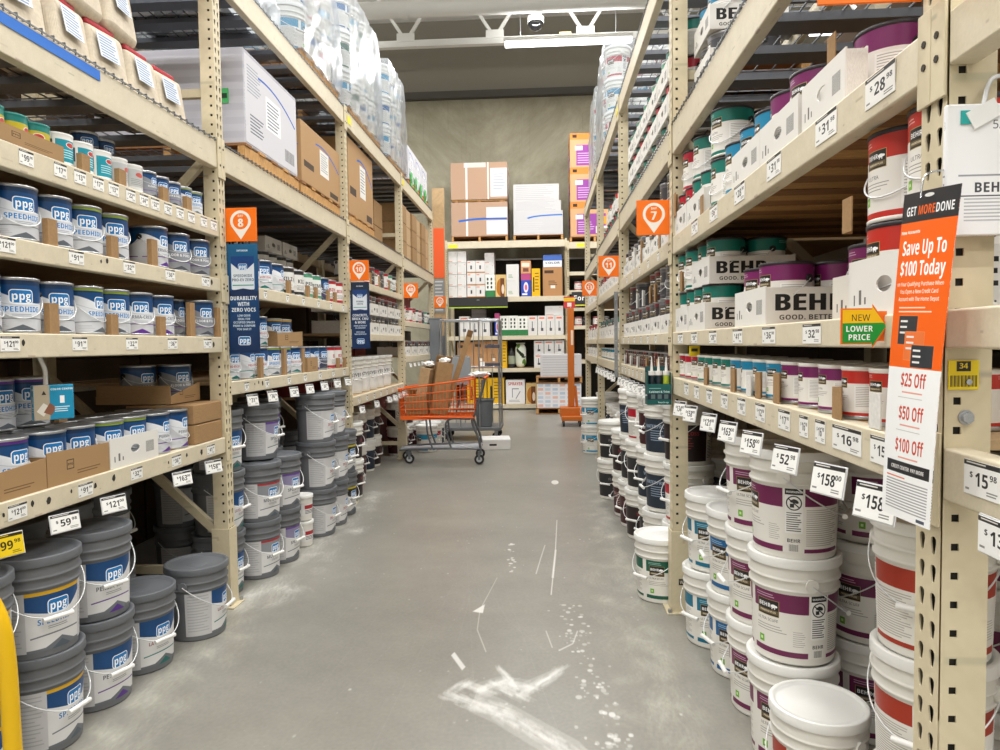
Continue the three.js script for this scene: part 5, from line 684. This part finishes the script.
const wA = whiteBox((g) => { g.fillStyle = '#e07b3a'; g.fillRect(20, 330, 160, 18); lines(g, 40, 60, 120, 3, 30, 10, '#c9c6c2'); g.fillStyle = '#d8643a'; g.fillRect(300, 40, 30, 20); }), wB = whiteBox((g) => { g.fillStyle = '#c98a4a'; g.fillRect(0, 350, 384, 34); g.fillStyle = '#e2713a'; g.fillRect(30, 40, 120, 26); g.fillStyle = '#3c3c40'; g.fillRect(150, 150, 70, 120); }), wC = whiteBox((g) => { lines(g, 60, 250, 140, 3, 30, 10, '#4f8f4a'); }), wSpray = whiteBox((g) => { g.fillStyle = '#f0693a'; g.fillRect(60, 30, 240, 30); g.fillStyle = '#505055'; g.fillRect(160, 110, 30, 180); g.fillRect(140, 240, 110, 60); });
const gAnt = cartonPrint('#f0efe8', (g) => { g.fillStyle = '#2e7d46'; g.fillRect(0, 270, 384, 114); for (let i = 0; i < 6; i++) { g.fillStyle = '#3f4a40'; g.fillRect(60 + (i % 2) * 150, 50 + (i >> 1) * 70, 70, 46); } }), oBrown = cartonPrint('#d8b878', (g) => { g.fillStyle = '#b3701c'; g.beginPath(); g.arc(190, 220, 150, 0, 7); g.fill(); g.fillStyle = '#6a3c18'; g.fillRect(180, 60, 150, 324); g.fillStyle = '#e8d4c0'; g.beginPath(); g.ellipse(270, 250, 50, 80, 0, 0, 7); g.fill(); }), pBlue = cartonPrint('#2c49b4', (g) => { g.fillStyle = '#b9497e'; g.fillRect(0, 0, 384, 110); g.fillStyle = '#e8e2ee'; g.beginPath(); g.arc(190, 230, 90, 0, 7); g.fill(); g.fillStyle = '#d86a8c'; g.beginPath(); g.arc(190, 230, 50, 0, 7); g.fill(); g.fillStyle = '#e8e8f4'; g.fillRect(40, 330, 200, 30); }), yel = cartonPrint('#e8b40f', (g) => { g.fillStyle = '#2c2818'; g.fillRect(60, 120, 60, 200); lines(g, 150, 60, 180, 6, 44, 14, '#7a5e10'); }), warm = cartonPrint('#d69a6a', (g) => { g.fillStyle = '#f0e2d0'; g.fillRect(30, 60, 300, 120); g.fillStyle = '#7a4a3a'; g.fillRect(80, 220, 220, 110); }), brownB = cartonPrint('#b8885a', (g) => { g.fillStyle = '#4a3420'; g.fillRect(30, 40, 180, 40); lines(g, 110, 180, 170, 3, 24, 10, '#6a4e34'); g.fillStyle = '#efe6da'; g.fillRect(150, 240, 90, 40); }), blueTop = cartonPrint('#e9ecf2', (g) => { g.fillStyle = '#4468b8'; g.fillRect(0, 0, 384, 180); txt(g, 'COLOR', 192, 250, 90, '#46484e'); }), leafy = cartonPrint('#dfe6d4', (g) => { for (let i = 0; i < 26; i++) { g.fillStyle = i % 2 ? '#22301c' : '#5c8a2a'; g.beginPath(); g.ellipse((i * 67) % 384, (i * 131) % 384, 34, 16, i, 0, 7); g.fill(); } g.fillStyle = '#f4f4ee'; g.fillRect(140, 40, 120, 160); }), tool = cartonPrint('#f0efee', (g) => { txt(g, 'SPRAYER', 192, 60, 70, '#c23a34'); g.strokeStyle = '#8b8b90'; g.lineWidth = 16; g.beginPath(); g.moveTo(130, 280); g.lineTo(130, 140); g.lineTo(260, 140); g.moveTo(200, 300); g.lineTo(290, 180); g.stroke(); lines(g, 60, 320, 260, 2, 22, 9, '#a8a8ac'); });
const dpt = 0.42, ez = EZ - 0.26;
function endBox(label, x0, x1, y0, y1, mat, o = {}) { return carton(label, x1 - x0, y1 - y0, o.d || dpt, [(x0 + x1) / 2, y0 + 0.001, ez + (o.dz || 0)], mat, { tape: false, ...o }); }
const e1 = EL[3][1], w4 = "on the back-wall rack's fourth shelf";
// fourth shelf
for (let r = 0; r < 4; r++) for (let c = 0; c < 2; c++) endBox(`white carton, ${['bottom', 'second', 'third', 'top'][r]} tier, ${c ? 'right' : 'left'} of the first pair ${w4}`, -2.07 + c * 0.2, -1.875 + c * 0.2, e1 + r * 0.255, e1 + r * 0.255 + 0.25, wA);
for (let r = 0; r < 3; r++) for (let c = 0; c < 2; c++) endBox(`white carton with tan foot, ${['bottom', 'middle', 'top'][r]} tier, ${c ? 'right' : 'left'} one ${w4}`, -1.66 + c * 0.2, -1.465 + c * 0.2, e1 + r * 0.27, e1 + r * 0.27 + 0.265, wB);
endBox(`green and white printed carton ${w4}`, -1.255, -1.045, e1, e1 + 0.49, gAnt); endBox(`white carton on the green printed carton ${w4}`, -1.27, -1.06, e1 + 0.492, e1 + 0.73, wA, { dz: -0.06 }); endBox(`white carton topmost over the green printed carton ${w4}`, -1.27, -1.06, e1 + 0.732, e1 + 0.98, wA, { dz: -0.06 }); endBox(`amber carton with jug picture ${w4}`, -1.035, -0.8, e1, e1 + 0.49, oBrown);
endBox(`tall plain white carton, lower half ${w4}`, -0.8 + 0.01, -0.515, e1, e1 + 0.36, wC); endBox(`tall plain white carton, upper half ${w4}`, -0.79, -0.515, e1 + 0.362, e1 + 0.71, wC); endBox(`blue carton with pink top ${w4}`, -0.47, -0.25, e1, e1 + 0.5, pBlue); endBox(`orange printed carton on the blue carton ${w4}`, -0.47, -0.25, e1 + 0.502, e1 + 0.78, warm); endBox(`tall yellow carton ${w4}`, -0.235, -0.05, e1, e1 + 0.61, yel); endBox(`brown carton with dark print ${w4}`, 0.01, 0.44, e1, e1 + 0.63, brownB); endBox(`blue and white carton on the brown carton ${w4}`, 0.02, 0.43, e1 + 0.632, e1 + 0.9, blueTop);
// third shelf
const e2 = EL[2][1], w3 = 'on the third shelf of the back-wall rack';
endBox(`white sprayer carton near the left ${w3}`, -1.85, -1.62, e2, e2 + 0.44, wSpray); endBox(`first of two orange-lettered white cartons ${w3}`, -1.6, -1.39, e2, e2 + 0.4, wSpray); endBox(`second of two orange-lettered white cartons ${w3}`, -1.385, -1.17, e2, e2 + 0.4, wSpray); endBox(`pale grey carton standing behind ${w3}`, -1.62, -1.3, e2, e2 + 0.62, greyWrap, { dz: -0.45, d: 0.3 }); endBox(`narrow blue carton ${w3}`, -1.06, -0.955, e2, e2 + 0.5, pBlue); endBox(`first green jug carton ${w3}`, -0.945, -0.75, e2, e2 + 0.44, gAnt); endBox(`second green jug carton ${w3}`, -0.745, -0.55, e2, e2 + 0.44, gAnt); endBox(`white carton with green foot ${w3}`, -0.545, -0.33, e2, e2 + 0.43, gAnt);
endBox(`white sprayer carton beside the green cartons ${w3}`, -0.325, -0.12, e2, e2 + 0.43, wSpray); ['first', 'second', 'third'].forEach((k, i) => endBox(`${k} of three joined white sprayer cartons ${w3}`, -0.11 + i * 0.19, 0.075 + i * 0.19, e2, e2 + 0.43, wSpray)); endBox(`white carton laid on the sprayer cartons ${w3}`, 0.05, 0.45, e2 + 0.432, e2 + 0.64, wA);
// second shelf
const e3 = EL[1][1], w2 = 'on the second shelf of the back-wall rack';
endBox(`tan carton at the left ${w2}`, -1.9, -1.55, e3, e3 + 0.58, brownB); endBox(`first big brown carton ${w2}`, -1.53, -1.24, e3, e3 + 0.6, brownB, { sticker: [0.1, 0.1, 0.04, 0.1] }); endBox(`second big brown carton ${w2}`, -1.235, -0.96, e3, e3 + 0.6, brownB); endBox(`tall yellow carton beside the brown ones ${w2}`, -0.95, -0.8, e3, e3 + 0.6, yel);
{ const j = thing('dark_bottle', `dark jug with pale label ${w2}`, 'jug', [-0.71, e3 + 0.001, ez + 0.05]); part('body', lathe([[0, 0], [0.075, 0], [0.08, 0.02], [0.08, 0.32], [0.04, 0.4], [0.025, 0.41], [0.025, 0.45], [0, 0.45]], 24), plain('#2b2d2c', 0.4), j); part('label', new THREE.CylinderGeometry(0.081, 0.081, 0.18, 24, 1, true).translate(0, 0.18, 0), plain('#a8b29a', 0.5), j); }
{ const j = thing('leafy_bag', `tall round bag with leaf camouflage print ${w2}`, 'bag', [-0.5, e3 + 0.001, ez + 0.05]); part('body', new THREE.CapsuleGeometry(0.12, 0.3, 8, 24).scale(1, 1, 0.8).translate(0, 0.27, 0), leafy, j); part('top_seal', bx(0.2, 0.03, 0.02, 0, 0.54, 0), leafy, j); }
for (let i = 0; i < 3; i++) for (let r = 0; r < 2; r++) endBox(`white carton with orange print, ${['first', 'second', 'third'][i]} along, ${r ? 'upper' : 'lower'} ${w2}`, -0.2 + i * 0.225, 0.015 + i * 0.225, e3 + r * 0.3, e3 + r * 0.3 + 0.295, wSpray);
// floor shelf
const e4 = EL[0][1], w1 = 'on the floor shelf of the back-wall rack'; endBox(`yellow carton with dark lettering, left one ${w1}`, -1.7, -1.26, e4, e4 + 0.56, yel); endBox(`yellow carton with dark lettering, right one ${w1}`, -1.24, -0.87, e4, e4 + 0.58, yel); endBox(`white carton with red heading and tool picture ${w1}`, -0.83, -0.41, e4, e4 + 0.53, tool); endBox(`first amber jug carton ${w1}`, -0.39, -0.14, e4, e4 + 0.46, oBrown); endBox(`second amber jug carton ${w1}`, -0.13, 0.1, e4, e4 + 0.44, oBrown);
{ // wrapped floor pallets in front of the back-wall rack
  const wp = cartonPrint('#e6e5e8', (g) => { for (let r = 0; r < 6; r++) for (let c = 0; c < 6; c++) { g.fillStyle = ['#c8d2dc', '#e4b8a8', '#d8d4da', '#b8c8d8'][(r * 5 + c * 3) % 4]; g.fillRect(c * 64 + 6, r * 64 + 8, 46, 40); } }), wq = wq0();
  pallet('wooden pallet on the floor before the back-wall rack', 0.32, 0, -14.75, 0.95, 0.9); carton('white wrapped load of colourful packs on the floor pallet', 0.9, 0.5, 0.84, [0.32, 0.132, -14.75], wp, { tape: false, cat: 'load' }); pallet('wooden pallet riding on the lower white load', 0.32, 0.634, -14.75, 0.95, 0.88); carton('plain white wrapped load on the upper floor pallet', 0.84, 0.46, 0.8, [0.36, 0.766, -14.75], wq, { tape: false, cat: 'load' }); }
// top of the back-wall rack
{ const tp = EL[4][1] + 0.001, lw = cartonPrint('#bc9a80', (g) => { g.fillStyle = '#ddd6d0'; g.fillRect(90, 0, 150, 50); g.fillStyle = '#e9e4e0'; g.fillRect(100, 0, 14, 384); g.fillRect(250, 0, 10, 384); g.fillStyle = '#dcdde2'; g.fillRect(270, 60, 114, 300); lines(g, 290, 120, 80, 6, 30, 10, '#b4b8c2'); }), lw2 = cartonPrint('#bb9980', (g) => { g.fillStyle = '#e9e4e0'; g.fillRect(100, 0, 14, 384); g.strokeStyle = '#1f63c4'; g.lineWidth = 22; g.beginPath(); g.moveTo(50, 215); g.quadraticCurveTo(160, 180, 380, 190); g.stroke(); g.fillStyle = '#dcdde2'; g.fillRect(240, 60, 144, 120); g.fillRect(240, 210, 144, 160); }), lw3 = cartonPrint('#c9c8c9', (g) => { g.strokeStyle = '#2a6cc8'; g.lineWidth = 22; g.beginPath(); g.moveTo(110, 120); g.quadraticCurveTo(160, 70, 380, 70); g.stroke(); lines(g, 40, 180, 200, 5, 34, 12, '#d0ced0'); }), pz = -15.95;
  pallet('wooden pallet under the tan loads on top of the back-wall rack', -1.37, tp, pz, 1.25, 1); carton('tan strapped load with blue stroke, lower of two on the back-wall rack', 1.24, 0.74, 0.95, [-1.37, tp + 0.131, pz], lw2, { tape: false, cat: 'load' }); carton('tan strapped load, upper of two on the back-wall rack', 1.24, 0.8, 0.95, [-1.37, tp + 0.93, pz], lw, { tape: false, cat: 'load' }); { const b = thing('timber_spacer', 'thin timber spacer between the two tan loads', 'board', [-1.37, tp + 0.872, pz]); part('board', bx(1.2, 0.03, 0.9, 0, 0.04, 0), WOOD, b); for (const s of [-0.5, 0, 0.5]) part('runner', bx(0.08, 0.024, 0.9, s, 0.013, 0), WOODD, b); }
  pallet('wooden pallet under the white load on top of the back-wall rack', -0.08, tp, pz, 1.1, 1); carton('white wrapped load with blue stroke, bottom layer on the back-wall rack', 1.08, 0.52, 0.95, [-0.08, tp + 0.131, pz], lw3, { tape: false, cat: 'load' }); carton('white wrapped carton layer, middle of the white load', 1.04, 0.22, 0.92, [-0.1, tp + 0.653, pz], wq0(), { tape: false, cat: 'load' }); carton('white wrapped carton layer, top of the white load', 1.0, 0.36, 0.9, [-0.12, tp + 0.875, pz], wq0(), { tape: false, cat: 'load' });
  const pur = cartonPrint('#d2a478', (g) => { g.fillStyle = '#e08a3a'; g.fillRect(0, 0, 384, 70); g.fillStyle = '#3a2c20'; g.fillRect(20, 16, 34, 34); g.fillStyle = '#96449c'; g.fillRect(50, 130, 230, 230); g.fillStyle = '#ece4e8'; g.fillRect(40, 140, 60, 50); g.fillRect(200, 270, 90, 80); g.fillStyle = '#eaa03a'; g.fillRect(250, 160, 110, 90); lines(g, 60, 220, 130, 5, 26, 9, '#d8b4dc'); });
  pallet('wooden pallet under the purple-printed cartons', 1.15, 3.641, pz, 1.1, 1); ['bottom', 'middle', 'top'].forEach((k, i) => carton(`orange carton with purple print, ${k} one of the stack by the right rack`, 1.05, 0.74, 0.95, [1.15, 3.773 + i * 0.742, pz], pur, { tape: false })); }
function wq0() { return once('wq0', () => cartonPrint('#cdcbcb', (g) => { lines(g, 20, 40, 320, 8, 44, 12, '#b6b4b6'); })); }
for (const [i, x] of [-1.95, 0.85].entries()) { const m = part('yellow_sticker', bx(0.2, 0.08, 0.002), plain('#f1e22a', 0.6), scene, [x, i ? 3.57 : 3.6, EZ + 0.042]); tag(m, `yellow sticker on the topmost beam of the back-wall rack's ${i ? 'right' : 'left'} bay`, 'sticker'); }
{ const t = thing('aisle_header', 'long black header sign with lime edge on the back-wall rack', 'sign', [-1.41, 2.37, EZ + 0.06]); part('board', bx(1.3, 0.23, 0.02), plain('#262624', 0.5), t); part('lime_edge', bx(1.3, 0.02, 0.024, 0, -0.112, 0), plain('#b6d436', 0.5), t); part('logo', bx(0.06, 0.014, 0.004, 0, 0.05, 0.011), plain('#8e8e8c', 0.5), t);
  const u = thing('aisle_header', 'black header sign reading For behind the 13 sign', 'sign', [0.98, 2.41, EZ + 0.06]); part('board', bx(0.7, 0.3, 0.02), plain('#262624', 0.5), u); part('printed_face', new THREE.PlaneGeometry(0.68, 0.24).translate(0, 0.02, 0.0108), printed(canvasTex(256, 90, (g) => { g.fillStyle = '#262624'; g.fillRect(0, 0, 256, 90); txt(g, 'For', 56, 46, 58, '#f2f2ee'); })), u); part('lime_edge', bx(0.7, 0.025, 0.024, 0, -0.14, 0), plain('#d6d436', 0.5), u); }
for (const [lv, w] of [[1, 'second'], [2, 'third'], [3, 'fourth']]) for (let i = 0; i < 2; i++) { const y = EL2[lv][1]; for (const [k, dx] of [['whiteRed', 0], ['dark', 0.19]]) dup(protoG[k], 'gallon_can', `${CAN[k][0]}, ${i ? 'far' : 'near'} one on the ${w} right shelf of the back-wall rack`, 'paint can', [0.78 + dx + i * 0.4, y + 0.001, EZ - 0.12], -1.3); }
// ---------- cart, cage, mast, floor box ----------
{ const OR = plain('#ee681e', 0.4), GR = plain('#6d7074', 0.4, 0.5), t = thing('shopping_cart', 'orange wire shopping cart on a grey frame, loaded with cardboard', 'cart', [-1.2, 0, -8.62], 0.06);
  // local x: -0.55 nose .. 0.5 handle
  const top = (u) => 0.92 + 0.12 * u, bot = (u) => 0.585 - 0.015 * u, hw = (u, v) => 0.19 + 0.07 * u + 0.02 * v, X = (u) => -0.55 + 0.9 * u, P = (u, v, s) => [X(u) - v * 0.02 * (1 - u), bot(u) + (top(u) - bot(u)) * v, s * hw(u, v)], b = [];
  for (const s of [-1, 1]) { for (const v of [0, 0.25, 0.5, 0.75, 1]) b.push(rod(P(0, v, s), P(1, v, s), v === 1 || v === 0 ? 0.011 : 0.006)); for (let i = 0; i <= 22; i++) b.push(rod(P(i / 22, 0, s), P(i / 22, 1, s), 0.0035, 5)); }
  for (const u of [0, 1]) { for (const v of [0, 0.33, 0.66, 1]) b.push(rod(P(u, v, -1), P(u, v, 1), 0.007)); for (let i = 1; i < 8; i++) { const a = P(u, 0, -1), c = P(u, 1, -1), a2 = P(u, 0, 1), c2 = P(u, 1, 1), f = i / 8; b.push(rod([a[0], a[1], a[2] + (a2[2] - a[2]) * f], [c[0], c[1], c[2] + (c2[2] - c[2]) * f], 0.0035, 5)); } }
  for (let i = 0; i <= 14; i++) b.push(rod(P(i / 14, 0, -1), P(i / 14, 0, 1), 0.0035, 5)); b.push(bx(0.9, 0.05, 0.02, -0.1, 0.572, 0.2), bx(0.9, 0.05, 0.02, -0.1, 0.572, -0.2));
  part('basket', merge(b), OR, t);
  for (const s of [-1, 1]) { part('frame_side', tube([[0.42, 0.16, s * 0.24], [0.4, 0.3, s * 0.24], [0.32, 0.53, s * 0.24], [0.36, 0.62, s * 0.26], [0.43, 0.85, s * 0.27], [0.48, 1.04, s * 0.27]], 0.015, 40, 10), GR, t); part('frame_side', tube([[0.3, 0.55, s * 0.22], [0.05, 0.55, s * 0.21], [0, 0.5, s * 0.21], [0.03, 0.3, s * 0.21], [0.06, 0.2, s * 0.21]], 0.012, 30, 8), GR, t); part('frame_side', tube([[-0.24, 0.55, s * 0.2], [-0.22, 0.35, s * 0.2], [-0.17, 0.2, s * 0.2]], 0.011, 20, 8), GR, t); part('lower_rail', tube([[-0.58, 0.17, s * 0.14], [-0.3, 0.19, s * 0.18], [0.42, 0.19, s * 0.24]], 0.013, 20, 8), GR, t); }
  const rack = [rod([-0.58, 0.17, -0.14], [-0.58, 0.17, 0.14], 0.012), rod([0.42, 0.19, -0.24], [0.42, 0.19, 0.24], 0.012)]; for (let i = 1; i < 9; i++) rack.push(rod([-0.57, 0.175, -0.14 + i * 0.031], [0.42, 0.195, -0.24 + i * 0.053], 0.004, 5)); part('bottom_rack', merge(rack), STEEL, t);
  part('handle', tube([[0.47, 1.04, -0.27], [0.5, 1.055, -0.2], [0.5, 1.055, 0.2], [0.47, 1.04, 0.27]], 0.017, 30, 10), OR, t); part('child_flap', bx(0.012, 0.22, 0.2, 0, 0, 0).rotateZ(0.2), OR, t, [0.3, 0.9, 0.02]); const seat = []; for (let i = 0; i < 12; i++) seat.push(rod([0.12, 0.62, -0.2 + i * 0.036], [0.2, 0.98, -0.2 + i * 0.036], 0.003, 5)); seat.push(rod([0.12, 0.62, -0.2], [0.12, 0.62, 0.2], 0.005), rod([0.2, 0.98, -0.2], [0.2, 0.98, 0.2], 0.005)); part('child_seat', merge(seat), GR, t); part('seat_back', bx(0.02, 0.12, 0.34, 0.44, 0.95, 0), GR, t);
  for (const [x, z] of [[-0.52, -0.12], [-0.46, 0.13], [0.4, -0.24], [0.4, 0.24]]) { const c = part('caster', new THREE.CylinderGeometry(0.06, 0.06, 0.028, 24).rotateX(Math.PI / 2), BLACKP, t, [x, 0.061, z]); part('hub', new THREE.CylinderGeometry(0.034, 0.034, 0.032, 20).rotateX(Math.PI / 2), plain('#b9bbbd', 0.4), c); part('fork', merge([bx(0.03, 0.1, 0.004, 0, 0.045, 0.019), bx(0.03, 0.1, 0.004, 0, 0.045, -0.019), bx(0.03, 0.006, 0.042, 0, 0.095, 0)]), GR, c); }
  const cx = -1.2, cz = -8.62; const cb = (label, w, h, d, x, y, z, rz, ry, mat) => { const c = thing('cardboard_piece', label, 'cardboard', [cx + x, y, cz + z], ry); const m = part('sheet', rbx(w, h, d, 0.003, 0, h / 2, 0), mat, c); m.rotation.z = rz; part('fold_flap', rbx(w, 0.12, 0.005, 0.002, 0, 0.05, 0), mat, m, [0, h, -d / 2]).rotation.x = 0.7; };
  cb('tall folded brown carton leaning in the orange cart', 0.2, 0.64, 0.2, -0.12, 0.6, 0.02, -0.16, 0.3, KRAFT); cb('narrow brown cardboard piece leaning left in the orange cart', 0.13, 0.58, 0.16, -0.34, 0.6, 0.0, -0.2, -0.2, KRAFTL); cb('long thin cardboard strip sticking out of the orange cart', 0.07, 1.0, 0.03, -0.04, 0.6, -0.08, -0.32, 0.1, KRAFT); cb('low brown carton lying in the orange cart nose', 0.26, 0.22, 0.24, -0.36, 0.6, 0.0, 0.05, 0, KRAFT);
  for (const [i, [x, y]] of [[-0.22, 1.22], [-0.02, 1.26], [0.42, 1.085]].entries()) { const g = new THREE.IcosahedronGeometry(0.07, 2), p = g.attributes.position; for (let k = 0; k < p.count; k++) { const n = 1 + noise.noise(p.getX(k) * 30 + i, p.getY(k) * 30, p.getZ(k) * 30) * 0.5; p.setXYZ(k, p.getX(k) * n * (i === 2 ? 1.8 : 1), p.getY(k) * n * 0.5, p.getZ(k) * n * (i === 2 ? 1.6 : 1)); } g.computeVertexNormals(); const m = part('crumpled_paper', g, PAPER, scene, [cx + x, y, cz]); m.name = numbered('crumpled_paper'); tag(m, ['crumpled white paper on the left of the cart cardboard', 'crumpled white paper on the right of the cart cardboard', 'white plastic bundle resting by the cart handle'][i], 'paper'); }
}
{ const t = thing('cage_trolley', 'tall silver wire cage trolley behind the orange cart', 'trolley', [-1.1, 0, -10.75]), hw = 0.44, hd = 0.3, H = 1.82;
  for (const sx of [-1, 1]) for (const sz of [-1, 1]) part('corner_post', rod([sx * hw, 0.16, sz * hd], [sx * hw, H, sz * hd], 0.016, 10), STEEL, t); for (const y of [0.5, 1.1, H]) { for (const sz of [-1, 1]) { if (sz > 0 && y < 1.2) continue; part('rail', rod([-hw, y, sz * hd], [hw, y, sz * hd], 0.013, 8), STEEL, t); } for (const sx of [-1, 1]) part('rail', rod([sx * hw, y, -hd], [sx * hw, y, hd], 0.013, 8), STEEL, t); }
  const w = []; for (let i = 1; i < 6; i++) w.push(rod([-hw + i * hw / 3, 0.2, -hd], [-hw + i * hw / 3, H, -hd], 0.006, 5)); part('back_bars', merge(w), STEEL, t); for (const x of [-0.15, 0.14]) part('front_bar', rod([x, 0.2, hd], [x, H, hd], 0.01, 8), STEEL, t); part('platform', rbx(0.92, 0.05, 0.64, 0.008, 0, 0.18, 0), GREYP, t); for (const y of [1.42, 1.15]) part('latch', rbx(0.22, 0.05, 0.03, 0.008, hw - 0.1, y, hd + 0.02), plain('#4c4c5a', 0.5), t);
  for (const sx of [-1, 1]) for (const sz of [-1, 1]) { const c = part('caster', new THREE.CylinderGeometry(0.062, 0.062, 0.03, 20).rotateX(Math.PI / 2), BLACKP, t, [sx * 0.38, 0.063, sz * 0.24]); part('fork', bx(0.05, 0.09, 0.04, 0, 0.065, 0), STEEL, c); }
  const bin = thing('grey_bin', 'grey plastic bin on the cage trolley platform', 'bin', [-0.9, 0.206, -10.6]); part('shell', lathe([[0, 0], [0.15, 0], [0.155, 0.01], [0.19, 0.4], [0.2, 0.4], [0.2, 0.41], [0.184, 0.41], [0.15, 0.02], [0, 0.012]], 4).rotateY(Math.PI / 4), plain('#6f7377', 0.5), bin); part('rim', lathe([[0.198, 0.395], [0.21, 0.395], [0.21, 0.415], [0.198, 0.415]], 4).rotateY(Math.PI / 4), plain('#5c6064', 0.5), bin);
  const p = thing('steel_sheet', 'flat grey steel panel standing upright beside the cage trolley', 'panel', [-1.68, 0, -10.95], 0.0); part('sheet', rbx(0.19, 1.86, 0.1, 0.006, 0, 0.93, 0), plain('#85898e', 0.45, 0.3), p); part('edge_lip', rbx(0.2, 0.03, 0.11, 0.006, 0, 1.86, 0), plain('#777b80', 0.45, 0.3), p);
  const s = thing('grey_tray', 'light grey plastic tray hooked on the cage trolley', 'tray', [-1.24, 0.85, -10.4]); part('face', rbx(0.32, 0.42, 0.03, 0.01, 0, 0.21, 0), plain('#9aa0a4', 0.5), s); part('hook', bx(0.2, 0.03, 0.06, 0, 0.43, -0.02), STEEL, s); }
{ const OR = plain('#cb6c1e', 0.45), t = thing('lift_mast', 'orange steel mast on a wheeled base before the back-wall rack', 'lift', [0.49, 0, -12.45]); part('mast', rbx(0.115, 1.74, 0.1, 0.008, 0, 1.2, 0), OR, t); part('base', rbx(0.4, 0.16, 0.36, 0.012, 0, 0.24, 0), OR, t); part('base_foot', rbx(0.36, 0.08, 0.6, 0.012, 0, 0.14, 0), OR, t); part('label', bx(0.04, 0.26, 0.002, 0.02, 1.55, 0.051), plain('#e8d8c0', 0.5), t); part('brace', bar([0.1, 0.32, 0], [0.07, 0.7, 0], 0.05, 0.05), OR, t);
  for (const sx of [-1, 1]) for (const sz of [-1, 1]) { const c = part('caster', new THREE.CylinderGeometry(0.055, 0.055, 0.03, 18).rotateZ(Math.PI / 2), BLACKP, t, [sx * 0.14, 0.056, sz * 0.24]); part('hub', new THREE.CylinderGeometry(0.025, 0.025, 0.034, 14).rotateZ(Math.PI / 2), STEEL, c); }
  const f = thing('flag_card', 'small red and yellow card on top of the orange mast', 'card', [0.49, 2.071, -12.45]); part('card', pbx(0.2, 0.2, 0.004, -0.02, 0.1, 0), printed(canvasTex(64, 64, (g) => { g.fillStyle = '#d23a3c'; g.fillRect(0, 0, 64, 64); g.fillStyle = '#f0c42a'; g.fillRect(0, 6, 64, 20); g.fillStyle = '#f2eee8'; g.fillRect(20, 34, 24, 22); })), f); part('stem', bx(0.02, 0.02, 0.02, 0, 0.01, 0), STEEL, f); }
{ const t = thing('floor_carton', 'flat white carton lying on the floor behind the orange cart', 'box', [-0.7, 0.001, -9.75], 0.1); part('body', rbx(0.44, 0.13, 0.42, 0.006, 0, 0.065, 0), plain('#e4e2de', 0.7), t); part('hand_hole', rbx(0.1, 0.025, 0.002, 0.0009, -0.02, 0.07, 0.2105), BLACKP, t); part('lid_edge', bx(0.445, 0.02, 0.425, 0, 0.13, 0), plain('#efeeec', 0.7), t); }
// bags between cart and rack: stray pails behind the cart
{ const ks = ['sky', 'crimson', 'dNavy', 'dRed']; ks.forEach((k, i) => dup(PAIL[k][1], 'paint_pail', `${PAIL[k][0]} half hidden behind the orange cart`, 'pail', [-1.6, 0.001, -9.45 - i * 0.34], 0.3)); }
const DARKBACK = plain('#5d4a38', 0.9);
// unseen cartons added behind both racks, coloured dark so shelf gaps look dark
for (const [side, bays] of [['L', [0, 1, 2, 3]], ['R', [0, 1, 2, 3]]]) for (const k of bays) { const [z0, z1] = zSpan(side + k), s = side === 'L' ? 1 : -1;
  for (let i = 0; i < 2; i++) for (let r = 0; r < 5; r++) carton(`added dark backing carton behind the ${BAYN[k]} ${side === 'L' ? 'left' : 'right'} bay, ${i ? 'far' : 'near'} pile, ${ORD[r]} tier up`, 0.6, 0.695, 1.2, [(side === 'L' ? XL : XR) - s * (RDEPTH + 0.45), 0.001 + r * 0.698, z0 - 0.62 - i * 1.22], DARKBACK, { tape: false, group: `added dark backing cartons behind the ${side === 'L' ? 'left' : 'right'} rack` }); }
renderer.render(scene, camera);
